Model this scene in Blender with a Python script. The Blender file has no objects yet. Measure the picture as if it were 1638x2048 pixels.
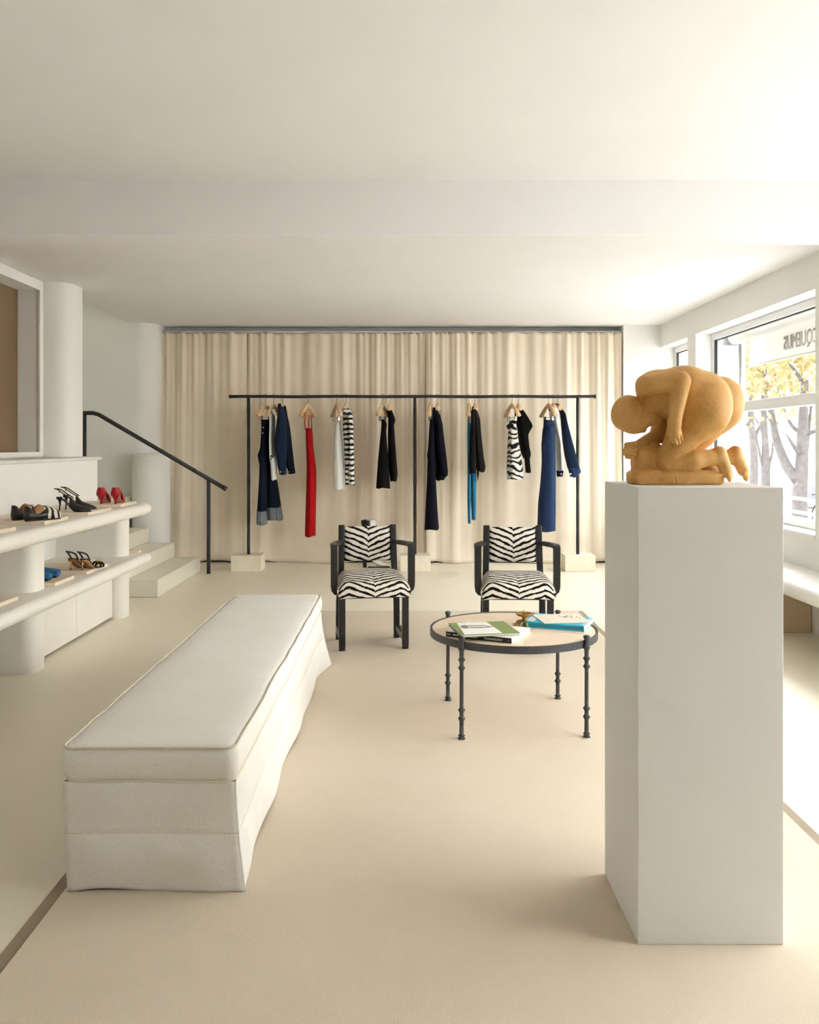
import bpy, math, random
import numpy as np
from mathutils import Vector, Matrix, noise

SC = bpy.context.scene
COL = SC.collection
PI = math.pi
random.seed(7)
rng = np.random.default_rng(7)

# ------------------------------------------------------------------ camera
F = 1750.0            # focal length in pixels of the 1638 x 2048 frame
VX, VY = 812.0, 888.0  # vanishing point of the room's depth lines
EYE = 1.30
cam_data = bpy.data.cameras.new('camera')
cam = bpy.data.objects.new('camera', cam_data)
COL.objects.link(cam)
cam.location = (0, 0, EYE)
cam.rotation_euler = (PI / 2, 0, 0)
cam_data.sensor_fit = 'VERTICAL'
cam_data.sensor_height = 36.0
cam_data.sensor_width = 36.0
cam_data.lens = F / 2048.0 * 36.0
cam_data.shift_x = (819.0 - VX) / 2048.0
cam_data.shift_y = -(1024.0 - VY) / 2048.0
cam_data.clip_end = 300
SC.camera = cam

# ------------------------------------------------------------------ world, light, exposure
w = bpy.data.worlds.new('overcast_sky'); SC.world = w
w.use_nodes = True
bg = w.node_tree.nodes['Background']
bg.inputs['Color'].default_value = (0.97, 0.96, 0.985, 1)
bg.inputs['Strength'].default_value = 1.0
SC.view_settings.view_transform = 'Standard'
SC.view_settings.look = 'None'
SC.view_settings.exposure = 3.88
SC.view_settings.gamma = 1.0
SC.view_settings.use_curve_mapping = False
SC.cycles.diffuse_bounces = 5
SC.cycles.max_bounces = 7
SC.cycles.use_adaptive_sampling = True
SC.cycles.adaptive_threshold = 0.06
SC.cycles.adaptive_min_samples = 28
SC.cycles.use_denoising = True
SC.cycles.use_light_tree = False
SC.cycles.sample_clamp_indirect = 8

def area_light(name, loc, rot, sx, sy, power=0, color=(1, 1, 1), portal=False):
    l = bpy.data.lights.new(name, 'AREA'); l.shape = 'RECTANGLE'
    l.size = sx; l.size_y = sy; l.energy = power; l.color = color
    o = bpy.data.objects.new(name, l); COL.objects.link(o)
    o.location = loc; o.rotation_euler = rot
    if portal: l.cycles.is_portal = True
    return o
# sampling portals in the window openings (they give no light of their own)
area_light('window_portal', (3.06, 7.22, 1.52), (0, PI / 2, 0), 1.68, 2.48, portal=True)
area_light('window_portal', (3.06, 9.17, 1.52), (0, PI / 2, 0), 1.68, 0.94, portal=True)
area_light('window_portal', (3.06, 3.03, 1.52), (0, PI / 2, 0), 1.68, 4.06, portal=True)
# added fill lamp, out of view, giving the stairwell a greenish tint
area_light('stairwell_fill', (-3.9, 8.4, 4.3), (0, 0, 0), 1.0, 1.4, 0.45, (0.95, 1.0, 0.78))

# ------------------------------------------------------------------ helpers
def PX(px, py, Y):
    """pixel + distance -> point of the place (used only to read sizes off the photograph)"""
    return ((px - VX) / F * Y, Y, EYE - (py - VY) / F * Y)

def srgb(r, g, b):
    def c(v):
        v /= 255.0
        return v / 12.92 if v <= 0.04045 else ((v + 0.055) / 1.055) ** 2.4
    return (c(r), c(g), c(b), 1.0)

def rootloc(o):
    l = Vector((0, 0, 0))
    while o is not None:
        l += o.location; o = o.parent
    return l

def tag(o, label=None, cat=None, group=None, kind=None):
    if label: o['label'] = label
    if cat: o['category'] = cat
    if group: o['group'] = group
    if kind: o['kind'] = kind
    return o

def empty(name, loc, label=None, cat=None, group=None, kind=None):
    o = bpy.data.objects.new(name, None); COL.objects.link(o)
    o.location = loc; o.empty_display_size = 0.05
    return tag(o, label, cat, group, kind)

class MB:
    """collects vertices / faces of one mesh"""
    def __init__(self): self.v = []; self.f = []; self.uv = None
    def add(self, vs, fs):
        n = len(self.v); self.v += [tuple(p) for p in vs]
        self.f += [tuple(i + n for i in f) for f in fs]; return self
    def box(self, x0, x1, y0, y1, z0, z1):
        vs = [(x, y, z) for z in (z0, z1) for y in (y0, y1) for x in (x0, x1)]
        return self.add(vs, [(0, 2, 3, 1), (4, 5, 7, 6), (0, 1, 5, 4), (2, 6, 7, 3), (0, 4, 6, 2), (1, 3, 7, 5)])
    def loft(self, rings, cap0=True, cap1=True, closed=True):
        n = len(rings[0]); vs = [p for r in rings for p in r]; fs = []
        for i in range(len(rings) - 1):
            for j in range(n if closed else n - 1):
                k = (j + 1) % n
                fs.append((i * n + j, i * n + k, (i + 1) * n + k, (i + 1) * n + j))
        if cap0: fs.append(tuple(range(n - 1, -1, -1)))
        if cap1: fs.append(tuple((len(rings) - 1) * n + j for j in range(n)))
        return self.add(vs, fs)
    def tube(self, pts, r, seg=10, flat=1.0, cap=True):
        pts = [Vector(p) for p in pts]; rs = r if isinstance(r, (list, tuple)) else [r] * len(pts)
        rings = []; up = None
        for i, p in enumerate(pts):
            a = pts[max(i - 1, 0)]; b = pts[min(i + 1, len(pts) - 1)]
            t = (b - a).normalized()
            if up is None:
                up = Vector((0, 0, 1)) if abs(t.z) < 0.9 else Vector((1, 0, 0))
            s = t.cross(up)
            if s.length < 1e-6: s = t.cross(Vector((0, 1, 0)))
            s.normalize(); u = s.cross(t).normalized(); up = u
            rings.append([p + (s * math.cos(2 * PI * k / seg) + u * math.sin(2 * PI * k / seg) * flat) * rs[i] for k in range(seg)])
        return self.loft(rings, cap, cap)
    def lathe(self, prof, cx=0, cy=0, seg=24, cap=True):
        rings = [[(cx + r * math.cos(2 * PI * k / seg), cy + r * math.sin(2 * PI * k / seg), z) for k in range(seg)] for r, z in prof]
        return self.loft(rings, cap, cap)
    def prism(self, poly, z0, z1):
        return self.loft([[(x, y, z0) for x, y in poly], [(x, y, z1) for x, y in poly]])
    def ball(self, c, r, nu=14, nv=10):
        rx, ry, rz = r if isinstance(r, (tuple, list)) else (r, r, r)
        rings = []
        for i in range(nv + 1):
            a = -PI / 2 + PI * (0.02 + 0.96 * i / nv)
            rings.append([(c[0] + rx * math.cos(a) * math.cos(2 * PI * k / nu), c[1] + ry * math.cos(a) * math.sin(2 * PI * k / nu), c[2] + rz * math.sin(a)) for k in range(nu)])
        return self.loft(rings)
    def rot(self, ang, axis='Z', about=(0, 0, 0)):
        M = Matrix.Rotation(ang, 3, axis); a = Vector(about)
        self.v = [tuple(M @ (Vector(p) - a) + a) for p in self.v]; return self
    def move(self, d):
        self.v = [(p[0] + d[0], p[1] + d[1], p[2] + d[2]) for p in self.v]; return self
    def build(self, name, mat, parent=None, smooth=False, bevel=0, seg=2, angle=None, label=None):
        me = bpy.data.meshes.new(name)
        if parent is None:
            a = np.array(self.v); c = Vector(((a[:, 0].min() + a[:, 0].max()) / 2, (a[:, 1].min() + a[:, 1].max()) / 2, a[:, 2].min()))
        else:
            c = rootloc(parent)
        me.from_pydata([(p[0] - c.x, p[1] - c.y, p[2] - c.z) for p in self.v], [], self.f)
        me.validate(); me.update()
        if smooth: me.polygons.foreach_set('use_smooth', [True] * len(me.polygons))
        me.materials.append(mat)
        if self.uv is not None:
            ul = me.uv_layers.new(name='UVMap')
            li = np.empty(len(me.loops), dtype=np.int32); me.loops.foreach_get('vertex_index', li)
            ul.data.foreach_set('uv', np.asarray(self.uv, dtype=np.float32)[li].ravel())
        o = bpy.data.objects.new(name, me); COL.objects.link(o)
        if parent is None: o.location = c
        else: o.parent = parent
        if bevel:
            m = o.modifiers.new('bevel', 'BEVEL'); m.width = bevel; m.segments = seg; m.limit_method = 'ANGLE'
            m.angle_limit = math.radians(40)
            me.polygons.foreach_set('use_smooth', [True] * len(me.polygons))
            m.harden_normals = True
        elif angle:
            me.set_sharp_from_angle(angle=math.radians(angle)); me.polygons.foreach_set('use_smooth', [True] * len(me.polygons))
            me.set_sharp_from_angle(angle=math.radians(angle))
        if label: o['label'] = label
        return o

def copy_tree(o, parent=None):
    c = o.copy(); COL.objects.link(c); c.parent = parent
    for ch in list(o.children): copy_tree(ch, c)
    return c

def catmull(pts, n):
    P = np.array(pts, float); m = len(P); out = []
    Q = np.vstack([2 * P[0] - P[1], P, 2 * P[-1] - P[-2]])
    for i in range(m - 1):
        for k in range(n):
            t = k / n; a, b, c, d = Q[i], Q[i + 1], Q[i + 2], Q[i + 3]
            out.append(0.5 * (2 * b + (c - a) * t + (2 * a - 5 * b + 4 * c - d) * t * t + (3 * b - a - 3 * c + d) * t ** 3))
    out.append(P[-1]); return [tuple(p) for p in out]

# ------------------------------------------------------------------ materials
class NT:
    def __init__(self, name):
        self.m = bpy.data.materials.new(name); self.m.use_nodes = True
        self.t = self.m.node_tree; self.b = self.t.nodes['Principled BSDF']
    def n(self, typ, **kw):
        nd = self.t.nodes.new(typ)
        for k, v in kw.items():
            if k.startswith('i_'): nd.inputs[k[2:].replace('_', ' ')].default_value = v
            else: setattr(nd, k, v)
        return nd
    def l(self, a, b): self.t.links.new(a, b)
    def math(self, op, a, b=None, c=None):
        nd = self.t.nodes.new('ShaderNodeMath'); nd.operation = op
        for i, v in enumerate((a, b, c)):
            if v is None: continue
            if isinstance(v, (int, float)): nd.inputs[i].default_value = v
            else: self.l(v, nd.inputs[i])
        return nd.outputs[0]
    def coord(self, out='Object'):
        return self.n('ShaderNodeTexCoord').outputs[out]
    def sep(self, v):
        s = self.n('ShaderNodeSeparateXYZ'); self.l(v, s.inputs[0]); return s.outputs
    def noise(self, vec, scale, detail=3, rough=0.5):
        nd = self.n('ShaderNodeTexNoise'); nd.inputs['Scale'].default_value = scale
        nd.inputs['Detail'].default_value = detail; nd.inputs['Roughness'].default_value = rough
        if vec is not None: self.l(vec, nd.inputs['Vector'])
        return nd.outputs['Fac']
    def ramp(self, fac, stops, interp='LINEAR'):
        nd = self.n('ShaderNodeValToRGB'); nd.color_ramp.interpolation = interp
        e = nd.color_ramp.elements
        while len(e) < len(stops): e.new(0.5)
        for el, (p, c) in zip(e, stops): el.position = p; el.color = c
        self.l(fac, nd.inputs[0]); return nd.outputs[0]
    def bump(self, h, strength, dist=0.01):
        nd = self.n('ShaderNodeBump'); nd.inputs['Strength'].default_value = strength; nd.inputs['Distance'].default_value = dist
        self.l(h, nd.inputs['Height']); self.l(nd.outputs[0], self.b.inputs['Normal'])

def plain(name, col, rough=0.6, bump=None, var=0.0, vscale=6.0, metal=0.0, spec=None, sheen=0):
    t = NT(name); b = t.b
    b.inputs['Roughness'].default_value = rough; b.inputs['Metallic'].default_value = metal
    b.inputs['Base Color'].default_value = col
    if spec is not None: b.inputs['Specular IOR Level'].default_value = spec
    if sheen: b.inputs['Sheen Weight'].default_value = sheen
    co = t.coord()
    f = t.noise(co, vscale, 2)
    lo = tuple(max(0, c * (1 - var)) for c in col[:3]) + (1,); hi = tuple(min(1, c * (1 + var)) for c in col[:3]) + (1,)
    t.l(t.ramp(f, [(0.3, lo), (0.7, hi)]), b.inputs['Base Color'])
    if bump: t.bump(t.noise(co, bump[0], 2), bump[1], bump[2] if len(bump) > 2 else 0.004)
    return t.m

M = {}
M['plaster'] = plain('plaster_white', srgb(240, 238, 234), 0.75, None, 0.012, 3, spec=0.25)
M['plaster_r'] = plain('plaster_bright', srgb(243, 242, 238), 0.7, None, 0.01, 3, spec=0.25)
M['ceiling'] = plain('ceiling_paint', srgb(241, 239, 238), 0.85, None, 0.01, 2, spec=0.15)
M['resin'] = plain('poured_resin_floor', srgb(237, 228, 208), 0.34, None, 0.02, 1.2, spec=0.4)
M['stair'] = plain('stair_resin', srgb(236, 230, 214), 0.42, None, 0.02, 2)
M['shelf'] = plain('shelf_plaster', srgb(239, 234, 224), 0.6, None, 0.015, 4, spec=0.3)
M['brown'] = plain('niche_brown_plaster', srgb(132, 108, 80), 0.8, (20, 0.1), 0.04, 3)
M['trim'] = plain('floor_trim_taupe', srgb(150, 134, 112), 0.6, (30, 0.1), 0.05, 8)
M['pvc'] = plain('white_window_frame', srgb(240, 242, 244), 0.4, None, 0.0)
M['gasket'] = plain('black_gasket', srgb(28, 28, 30), 0.6)
M['iron'] = plain('hammered_black_iron', srgb(52, 51, 52), 0.5, (120, 0.9, 0.004), 0.35, 90, metal=0.3)
M['iron_g'] = plain('blackened_grey_iron', srgb(64, 64, 66), 0.55, (140, 0.8, 0.003), 0.22, 70, metal=0.25)
M['lacquer'] = plain('black_lacquer', srgb(24, 24, 26), 0.3, (60, 0.05), 0.2, 20)
M['plinth'] = plain('plinth_paint', srgb(231, 229, 226), 0.75, (220, 0.10, 0.002), 0.012, 150, spec=0.2)
M['wood'] = plain('pale_beech', srgb(226, 190, 148), 0.5, (30, 0.05), 0.07, 14)
M['wood_d'] = plain('tan_leather_ring', srgb(190, 120, 66), 0.5)
M['chrome'] = plain('steel_wire', srgb(150, 146, 138), 0.3, metal=0.9)
M['brass'] = plain('aged_brass', srgb(170, 132, 62), 0.33, (60, 0.25, 0.003), 0.3, 40, metal=0.95)
M['gold'] = plain('polished_gold', srgb(226, 190, 120), 0.25, metal=0.8)
M['paper'] = plain('paper_white', srgb(240, 238, 232), 0.7, None, 0.01)
M['pages'] = plain('page_block', srgb(226, 224, 220), 0.8, (300, 0.4, 0.001), 0.04, 200)
M['black'] = plain('black_print', srgb(18, 18, 18), 0.5)
M['olive'] = plain('olive_cloth_cover', srgb(130, 146, 84), 0.7, (300, 0.2, 0.001), 0.06, 60)
M['cyan'] = plain('turquoise_cover', srgb(22, 172, 210), 0.35)
M['card'] = plain('cream_card', srgb(228, 218, 200), 0.7)
M['sketch'] = plain('pencil_grey', srgb(142, 134, 122), 0.7, None, 0.25, 40)
M['print_grey'] = plain('soft_grey_print', srgb(206, 202, 194), 0.7, None, 0.06, 30)
M['leather_b'] = plain('black_leather', srgb(22, 21, 20), 0.35, (90, 0.15, 0.002), 0.2, 20)
M['leather_i'] = plain('tan_lining', srgb(158, 112, 62), 0.55, None, 0.1, 20)
M['red_l'] = plain('red_suede', srgb(176, 22, 28), 0.5, (200, 0.2, 0.001), 0.1, 30)
M['nude_l'] = plain('rose_lining', srgb(202, 150, 132), 0.5)
M['blue_s'] = plain('blue_suede', srgb(30, 96, 146), 0.8, (200, 0.3, 0.001), 0.15, 40)
M['white_l'] = plain('white_leather', srgb(238, 236, 232), 0.4)
M['glass_m'] = None

def t_glass():
    t = NT('window_glass'); t.t.nodes.remove(t.b)
    tr = t.n('ShaderNodeBsdfTransparent'); gl = t.n('ShaderNodeBsdfGlossy'); mx = t.n('ShaderNodeMixShader')
    gl.inputs['Roughness'].default_value = 0.02; mx.inputs[0].default_value = 0.05
    tr.inputs[0].default_value = (0.95, 0.97, 0.96, 1)
    t.l(tr.outputs[0], mx.inputs[1]); t.l(gl.outputs[0], mx.inputs[2])
    t.l(mx.outputs[0], t.t.nodes['Material Output'].inputs[0]); return t.m
M['glass'] = t_glass()

def t_carpet():
    t = NT('wool_carpet'); co = t.coord()
    a = t.noise(co, 420, 2); c = t.noise(co, 1.6, 3)
    s = t.sep(co); wv = t.math('SINE', t.math('MULTIPLY', s[0], 900.0))
    h = t.math('ADD', a, t.math('MULTIPLY', wv, 0.05))
    t.l(t.ramp(t.math('ADD', t.math('MULTIPLY', a, 0.75), t.math('MULTIPLY', c, 0.25)), [(0.3, srgb(204, 189, 166)), (0.7, srgb(227, 214, 195))]), t.b.inputs['Base Color'])
    t.b.inputs['Roughness'].default_value = 0.95; t.b.inputs['Specular IOR Level'].default_value = 0.1
    t.bump(h, 0.4, 0.003); return t.m
M['carpet'] = t_carpet()

def t_cloth(name, c0, c1, scale=500, strength=0.25, rough=0.9, sheen=0.0, bigvar=0.3):
    t = NT(name); co = t.coord(); s = t.sep(co)
    wx = t.math('SINE', t.math('MULTIPLY', t.math('ADD', s[0], s[1]), scale * 3.0))
    wz = t.math('SINE', t.math('MULTIPLY', s[2], scale * 3.0))
    n = t.noise(co, scale * 0.4, 3); big = t.noise(co, 5, 3)
    h = t.math('ADD', t.math('MULTIPLY', t.math('ADD', wx, wz), 0.12), n)
    f = t.math('ADD', t.math('MULTIPLY', n, 1 - bigvar), t.math('MULTIPLY', big, bigvar))
    t.l(t.ramp(f, [(0.3, c0), (0.7, c1)]), t.b.inputs['Base Color'])
    t.b.inputs['Roughness'].default_value = rough; t.b.inputs['Specular IOR Level'].default_value = 0.15
    if sheen: t.b.inputs['Sheen Weight'].default_value = sheen
    t.bump(h, strength, 0.002); return t.m
M['linen'] = t_cloth('bench_linen', srgb(230, 225, 216), srgb(243, 240, 233))
M['drape'] = t_cloth('curtain_linen', srgb(233, 218, 194), srgb(243, 231, 212), 350, 0.2)
M['piping'] = t_cloth('bench_piping', srgb(222, 212, 192), srgb(234, 226, 208))
M['denim_d'] = t_cloth('dark_indigo_denim', srgb(12, 18, 32), srgb(22, 30, 48), 600, 0.3)
M['denim_m'] = t_cloth('mid_indigo_denim', srgb(18, 30, 48), srgb(31, 46, 70), 600, 0.3)
M['denim_b'] = t_cloth('blue_denim', srgb(30, 44, 72), srgb(47, 65, 100), 600, 0.3)
M['navy'] = t_cloth('navy_wool', srgb(13, 13, 24), srgb(20, 20, 36), 600, 0.2)
M['black_f'] = t_cloth('black_wool', srgb(11, 10, 10), srgb(18, 17, 17), 600, 0.2)
M['black_g'] = t_cloth('charcoal_cotton', srgb(20, 19, 18), srgb(32, 31, 29), 600, 0.2)
M['red_f'] = t_cloth('red_knit', srgb(150, 8, 14), srgb(184, 16, 24), 500, 0.2)
M['white_f'] = t_cloth('white_cotton', srgb(226, 226, 222), srgb(242, 242, 238), 500, 0.15)
M['grey_f'] = t_cloth('pale_grey_cotton', srgb(204, 206, 204), srgb(222, 224, 222), 500, 0.15)
M['teal_f'] = t_cloth('teal_denim', srgb(20, 84, 116), srgb(56, 138, 176), 400, 0.3, bigvar=0.6)

def t_zebra():
    """mirrored chevron zebra weave, driven by the cushion's own unwrapped coordinates"""
    t = NT('zebra_weave'); co = t.coord('UV'); s = t.sep(co)
    u = t.math('SUBTRACT', s[0], 0.5)     # metres from the centre line (+0.5)
    n1 = t.noise(co, 9, 2); n2 = t.noise(co, 120, 3, 0.6)
    au = t.math('ABSOLUTE', u)
    pp = t.math('PINGPONG', au, 0.160)
    k = t.math('MULTIPLY', t.math('POWER', t.math('MULTIPLY', pp, 1 / 0.16), 0.82), 0.066)
    v = t.math('SUBTRACT', s[1], k)
    ph = t.math('ADD', t.math('MULTIPLY', v, 1 / 0.0365), t.math('ADD', t.math('MULTIPLY', n1, 0.9), t.math('MULTIPLY', n2, 0.32)))
    side = t.math('MULTIPLY', t.math('GREATER_THAN', u, 0.0), 0.22)
    fr = t.math('FRACT', t.math('ADD', ph, side))
    tri = t.math('ABSOLUTE', t.math('SUBTRACT', fr, 0.5))
    wid = t.math('ADD', t.math('MULTIPLY', t.noise(co, 26, 2), 0.30), 0.055)
    m = t.math('LESS_THAN', tri, wid)
    t.l(t.ramp(m, [(0.0, srgb(228, 220, 208)), (1.0, srgb(22, 19, 17))], 'CONSTANT' if False else 'LINEAR'), t.b.inputs['Base Color'])
    t.b.inputs['Roughness'].default_value = 0.85; t.b.inputs['Specular IOR Level'].default_value = 0.15
    t.bump(t.noise(co, 700, 2), 0.2, 0.002); return t.m
M['zebra'] = t_zebra()

def t_bands(name, period, duty, ca, cb, wob=0.4, wscale=14, axis=2, nz=60):
    t = NT(name); co = t.coord(); s = t.sep(co)
    n = t.noise(co, wscale, 2); n2 = t.noise(co, nz, 2)
    ph = t.math('ADD', t.math('MULTIPLY', s[axis], 1 / period), t.math('ADD', t.math('MULTIPLY', n, wob), t.math('MULTIPLY', n2, 0.15)))
    fr = t.math('FRACT', ph)
    t.l(t.ramp(fr, [(0.0, ca), (duty - 0.06, ca), (duty, cb), (0.95, cb)]), t.b.inputs['Base Color'])
    t.b.inputs['Roughness'].default_value = 0.9
    t.bump(t.noise(co, 300, 2), 0.3, 0.003); return t.m
M['knit'] = t_bands('striped_mohair', 0.052, 0.5, srgb(18, 20, 38), srgb(226, 224, 214), 1.1, 11)
M['zskirt'] = t_bands('zebra_print_fabric', 0.060, 0.48, srgb(16, 15, 14), srgb(222, 219, 210), 3.4, 6)
M['cuff'] = t_bands('grey_striped_cuff', 0.016, 0.3, srgb(60, 66, 78), srgb(122, 128, 136), 0.1, 10, axis=1)
M['zshoe'] = t_bands('zebra_pony_shoe', 0.034, 0.5, srgb(18, 16, 15), srgb(228, 220, 204), 1.2, 20, axis=0)

def t_stone(name, c0, c1, pits, psize=28, pth=0.16, rough=0.55):
    t = NT(name); co = t.coord()
    a = t.noise(co, 14, 6, 0.65); b = t.noise(co, 90, 3)
    base = t.ramp(t.math('ADD', t.math('MULTIPLY', a, 0.7), t.math('MULTIPLY', b, 0.3)), [(0.32, c0), (0.68, c1)])
    v = t.n('ShaderNodeTexVoronoi'); v.inputs['Scale'].default_value = psize; t.l(co, v.inputs['Vector'])
    big = t.noise(co, psize * 0.6, 2)
    th = t.math('MULTIPLY', t.math('SUBTRACT', big, 0.52), pth * 6)
    m = t.math('LESS_THAN', v.outputs['Distance'], th)
    mx = t.n('ShaderNodeMix'); mx.data_type = 'RGBA'
    t.l(m, mx.inputs[0]); t.l(base, mx.inputs[6]); mx.inputs[7].default_value = pits
    t.l(mx.outputs[2], t.b.inputs['Base Color'])
    t.b.inputs['Roughness'].default_value = rough
    t.bump(t.math('SUBTRACT', b, m), 0.25, 0.003); return t.m
M['travertine'] = t_stone('travertine', srgb(212, 184, 146), srgb(226, 202, 168), srgb(110, 82, 52), 30, 0.14)
M['limestone'] = t_stone('pale_limestone', srgb(232, 220, 196), srgb(244, 234, 214), srgb(206, 186, 152), 40, 0.04)
M['board'] = t_stone('stone_board', srgb(226, 206, 182), srgb(240, 224, 204), srgb(196, 164, 128), 60, 0.06)
M['tabletop'] = t_stone('stone_table_top', srgb(222, 198, 168), srgb(238, 218, 192), srgb(176, 146, 110), 70, 0.07, 0.4)

def t_sculpt():
    t = NT('ochre_carved_stone'); co = t.coord()
    a = t.noise(co, 9, 5, 0.6); b = t.noise(co, 160, 3, 0.7); c = t.noise(co, 38, 4)
    f = t.math('ADD', t.math('MULTIPLY', a, 0.6), t.math('ADD', t.math('MULTIPLY', b, 0.25), t.math('MULTIPLY', c, 0.15)))
    t.l(t.ramp(f, [(0.30, srgb(190, 134, 66)), (0.5, srgb(217, 168, 97)), (0.70, srgb(228, 188, 126))]), t.b.inputs['Base Color'])
    t.b.inputs['Roughness'].default_value = 0.55; t.b.inputs['Specular IOR Level'].default_value = 0.35
    t.b.inputs['Subsurface Weight'].default_value = 0.08; t.b.inputs['Subsurface Radius'].default_value = (0.01, 0.006, 0.003)
    t.bump(t.math('ADD', b, t.math('MULTIPLY', c, 0.5)), 0.16, 0.002); return t.m
M['sculpt'] = t_sculpt()

def t_leaf(name, cols):
    t = NT(name); g = t.n('ShaderNodeNewGeometry')
    t.l(t.ramp(g.outputs['Random Per Island'], [(i / len(cols), c) for i, c in enumerate(cols)], 'CONSTANT'), t.b.inputs['Base Color'])
    t.b.inputs['Roughness'].default_value = 0.6
    tr = t.n('ShaderNodeBsdfTranslucent'); mx = t.n('ShaderNodeMixShader'); mx.inputs[0].default_value = 0.5
    tr.inputs[0].default_value = srgb(120, 100, 60)
    t.l(t.b.outputs[0], mx.inputs[1]); t.l(tr.outputs[0], mx.inputs[2])
    t.l(mx.outputs[0], t.t.nodes['Material Output'].inputs[0]); return t.m
M['leaf'] = t_leaf('autumn_leaf', [srgb(146, 128, 84), srgb(140, 112, 80), srgb(114, 120, 68), srgb(160, 148, 118), srgb(80, 94, 48), srgb(150, 124, 104)])
M['bark'] = plain('grey_bark', srgb(70, 66, 66), 0.9, (9, 0.6, 0.05), 0.3, 6)
M['pave'] = plain('pale_pavement', srgb(176, 174, 172), 0.9, (8, 0.1), 0.06, 1)
M['facade'] = plain('pale_facade', srgb(226, 222, 214), 0.9, None, 0.02, 1)
M['carblue'] = plain('car_dark_blue', srgb(24, 30, 52), 0.3)
M['rubber'] = plain('tyre_rubber', srgb(20, 21, 26), 0.7)
M['awning'] = None

def t_canvas(name, col, trans, fac=.25):
    t = NT(name); t.b.inputs['Base Color'].default_value = col; t.b.inputs['Roughness'].default_value = 0.9
    co = t.coord(); t.bump(t.noise(co, 200, 2), 0.1, 0.002)
    tr = t.n('ShaderNodeBsdfTranslucent'); mx = t.n('ShaderNodeMixShader'); mx.inputs[0].default_value = fac
    tr.inputs[0].default_value = trans
    t.l(t.b.outputs[0], mx.inputs[1]); t.l(tr.outputs[0], mx.inputs[2])
    t.l(mx.outputs[0], t.t.nodes['Material Output'].inputs[0]); return t.m
M['awning'] = t_canvas('awning_canvas', srgb(206, 203, 196), srgb(140, 136, 128))
M['letter'] = plain('grey_lettering', srgb(150, 147, 143), 0.8)
M['metal_g'] = plain('grey_painted_metal', srgb(118, 118, 120), 0.5, None, 0.02)

# ------------------------------------------------------------------ the room
def struct(mb, name, mat, parent=None, **kw):
    o = mb.build(name, mat, parent, **kw)
    if parent is None: o['kind'] = 'structure'
    return o

CZ = 2.61      # ceiling beyond the beam
RX = 2.80      # inner face of the window wall
struct(MB().box(-4.7, 3.1, -3.2, 10.1, -0.12, 0.0), 'floor', M['resin'])
struct(MB().box(-1.03, -0.99, -3.0, 6.80, 0.0, 0.003), 'trim_1', M['trim'])
struct(MB().box(1.33, 1.37, -3.0, 6.80, 0.0, 0.003), 'trim_2', M['trim'])
cp = MB().box(-0.99, 1.33, -3.0, 6.79, 0.0, 0.007).build('carpet', M['carpet'])
tag(cp, 'cream wool carpet filling the middle of the shop floor', 'carpet')

struct(MB().box(-2.995, RX + .3, 4.92, 10.1, CZ, CZ + .15).box(-4.7, -2.995, 4.92, 7.38, CZ, CZ + .15), 'ceiling', M['ceiling'])
struct(MB().box(-4.7, RX + .3, 4.69, 4.92, 2.42, 2.90), 'ceiling_beam', M['ceiling'])
struct(MB().box(-4.7, RX + .3, -3.2, 4.69, 2.715, 2.90), 'ceiling_front', M['ceiling'])

# back wall with the curtain recess
struct(MB().box(-2.75, 2.45, 9.90, 10.1, 0, CZ + .15), 'wall_back', M['plaster'])
struct(MB().box(2.396, RX + .3, 9.64, 10.1, 0, CZ + .15), 'wall_back_right', M['plaster_r'])
arc = [(-2.71 - .2 + .2 * math.cos(a), 9.43 + .2 + .2 * math.sin(a)) for a in np.linspace(-PI / 2, 0, 14)]
struct(MB().prism([(-4.7, 9.43)] + arc + [(-2.71, 10.1), (-4.7, 10.1)], 0, 4.5), 'wall_back_left', M['plaster'], angle=35)
# half-height round pier at the foot of that wall, with its thin rim
pier = empty('round_pier', (-2.69, 9.22, 0), kind='structure')
MB().lathe([(.195, 0), (.195, 1.175)], -2.69, 9.24, 40).build('pier_body', M['plaster'], pier, angle=40)
MB().lathe([(.200, 1.175), (.212, 1.180), (.212, 1.192), (.200, 1.198)], -2.69, 9.24, 40).build('pier_rim', M['plaster'], pier, angle=40)
# stairwell enclosure
struct(MB().box(-4.85, -4.7, 7.2, 10.1, 0, 4.6).box(-4.7, -2.93, 7.20, 7.38, CZ, 4.6).box(-2.995, -2.80, 7.38, 9.43, CZ + .15, 4.6)
       .box(-4.85, -3.0, 7.2, 7.38, 0, CZ).box(-4.85, -2.6, 7.2, 10.1, 4.5, 4.6), 'wall_stairwell', M['plaster'])

# window wall on the right
sill, head = 0.676, 2.362
wr = MB()
wr.box(RX, 3.02, -3.2, 9.64, 0, sill - .03)
wr.box(RX, 3.02, -3.2, 9.64, head, 2.9)
for a, b in ((8.46, 8.70), (5.06, 5.985), (-3.2, 1.0)): wr.box(RX, 3.02, a, b, sill - .03, head)
struct(wr, 'wall_right', M['plaster_r'])
for i, (a, b) in enumerate(((8.70, 9.64), (5.985, 8.46), (1.0, 5.06))):
    struct(MB().box(RX - .012, 2.965, a, b, sill - .03, sill), 'trim_%d' % (i + 3), M['plaster_r'])

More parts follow.
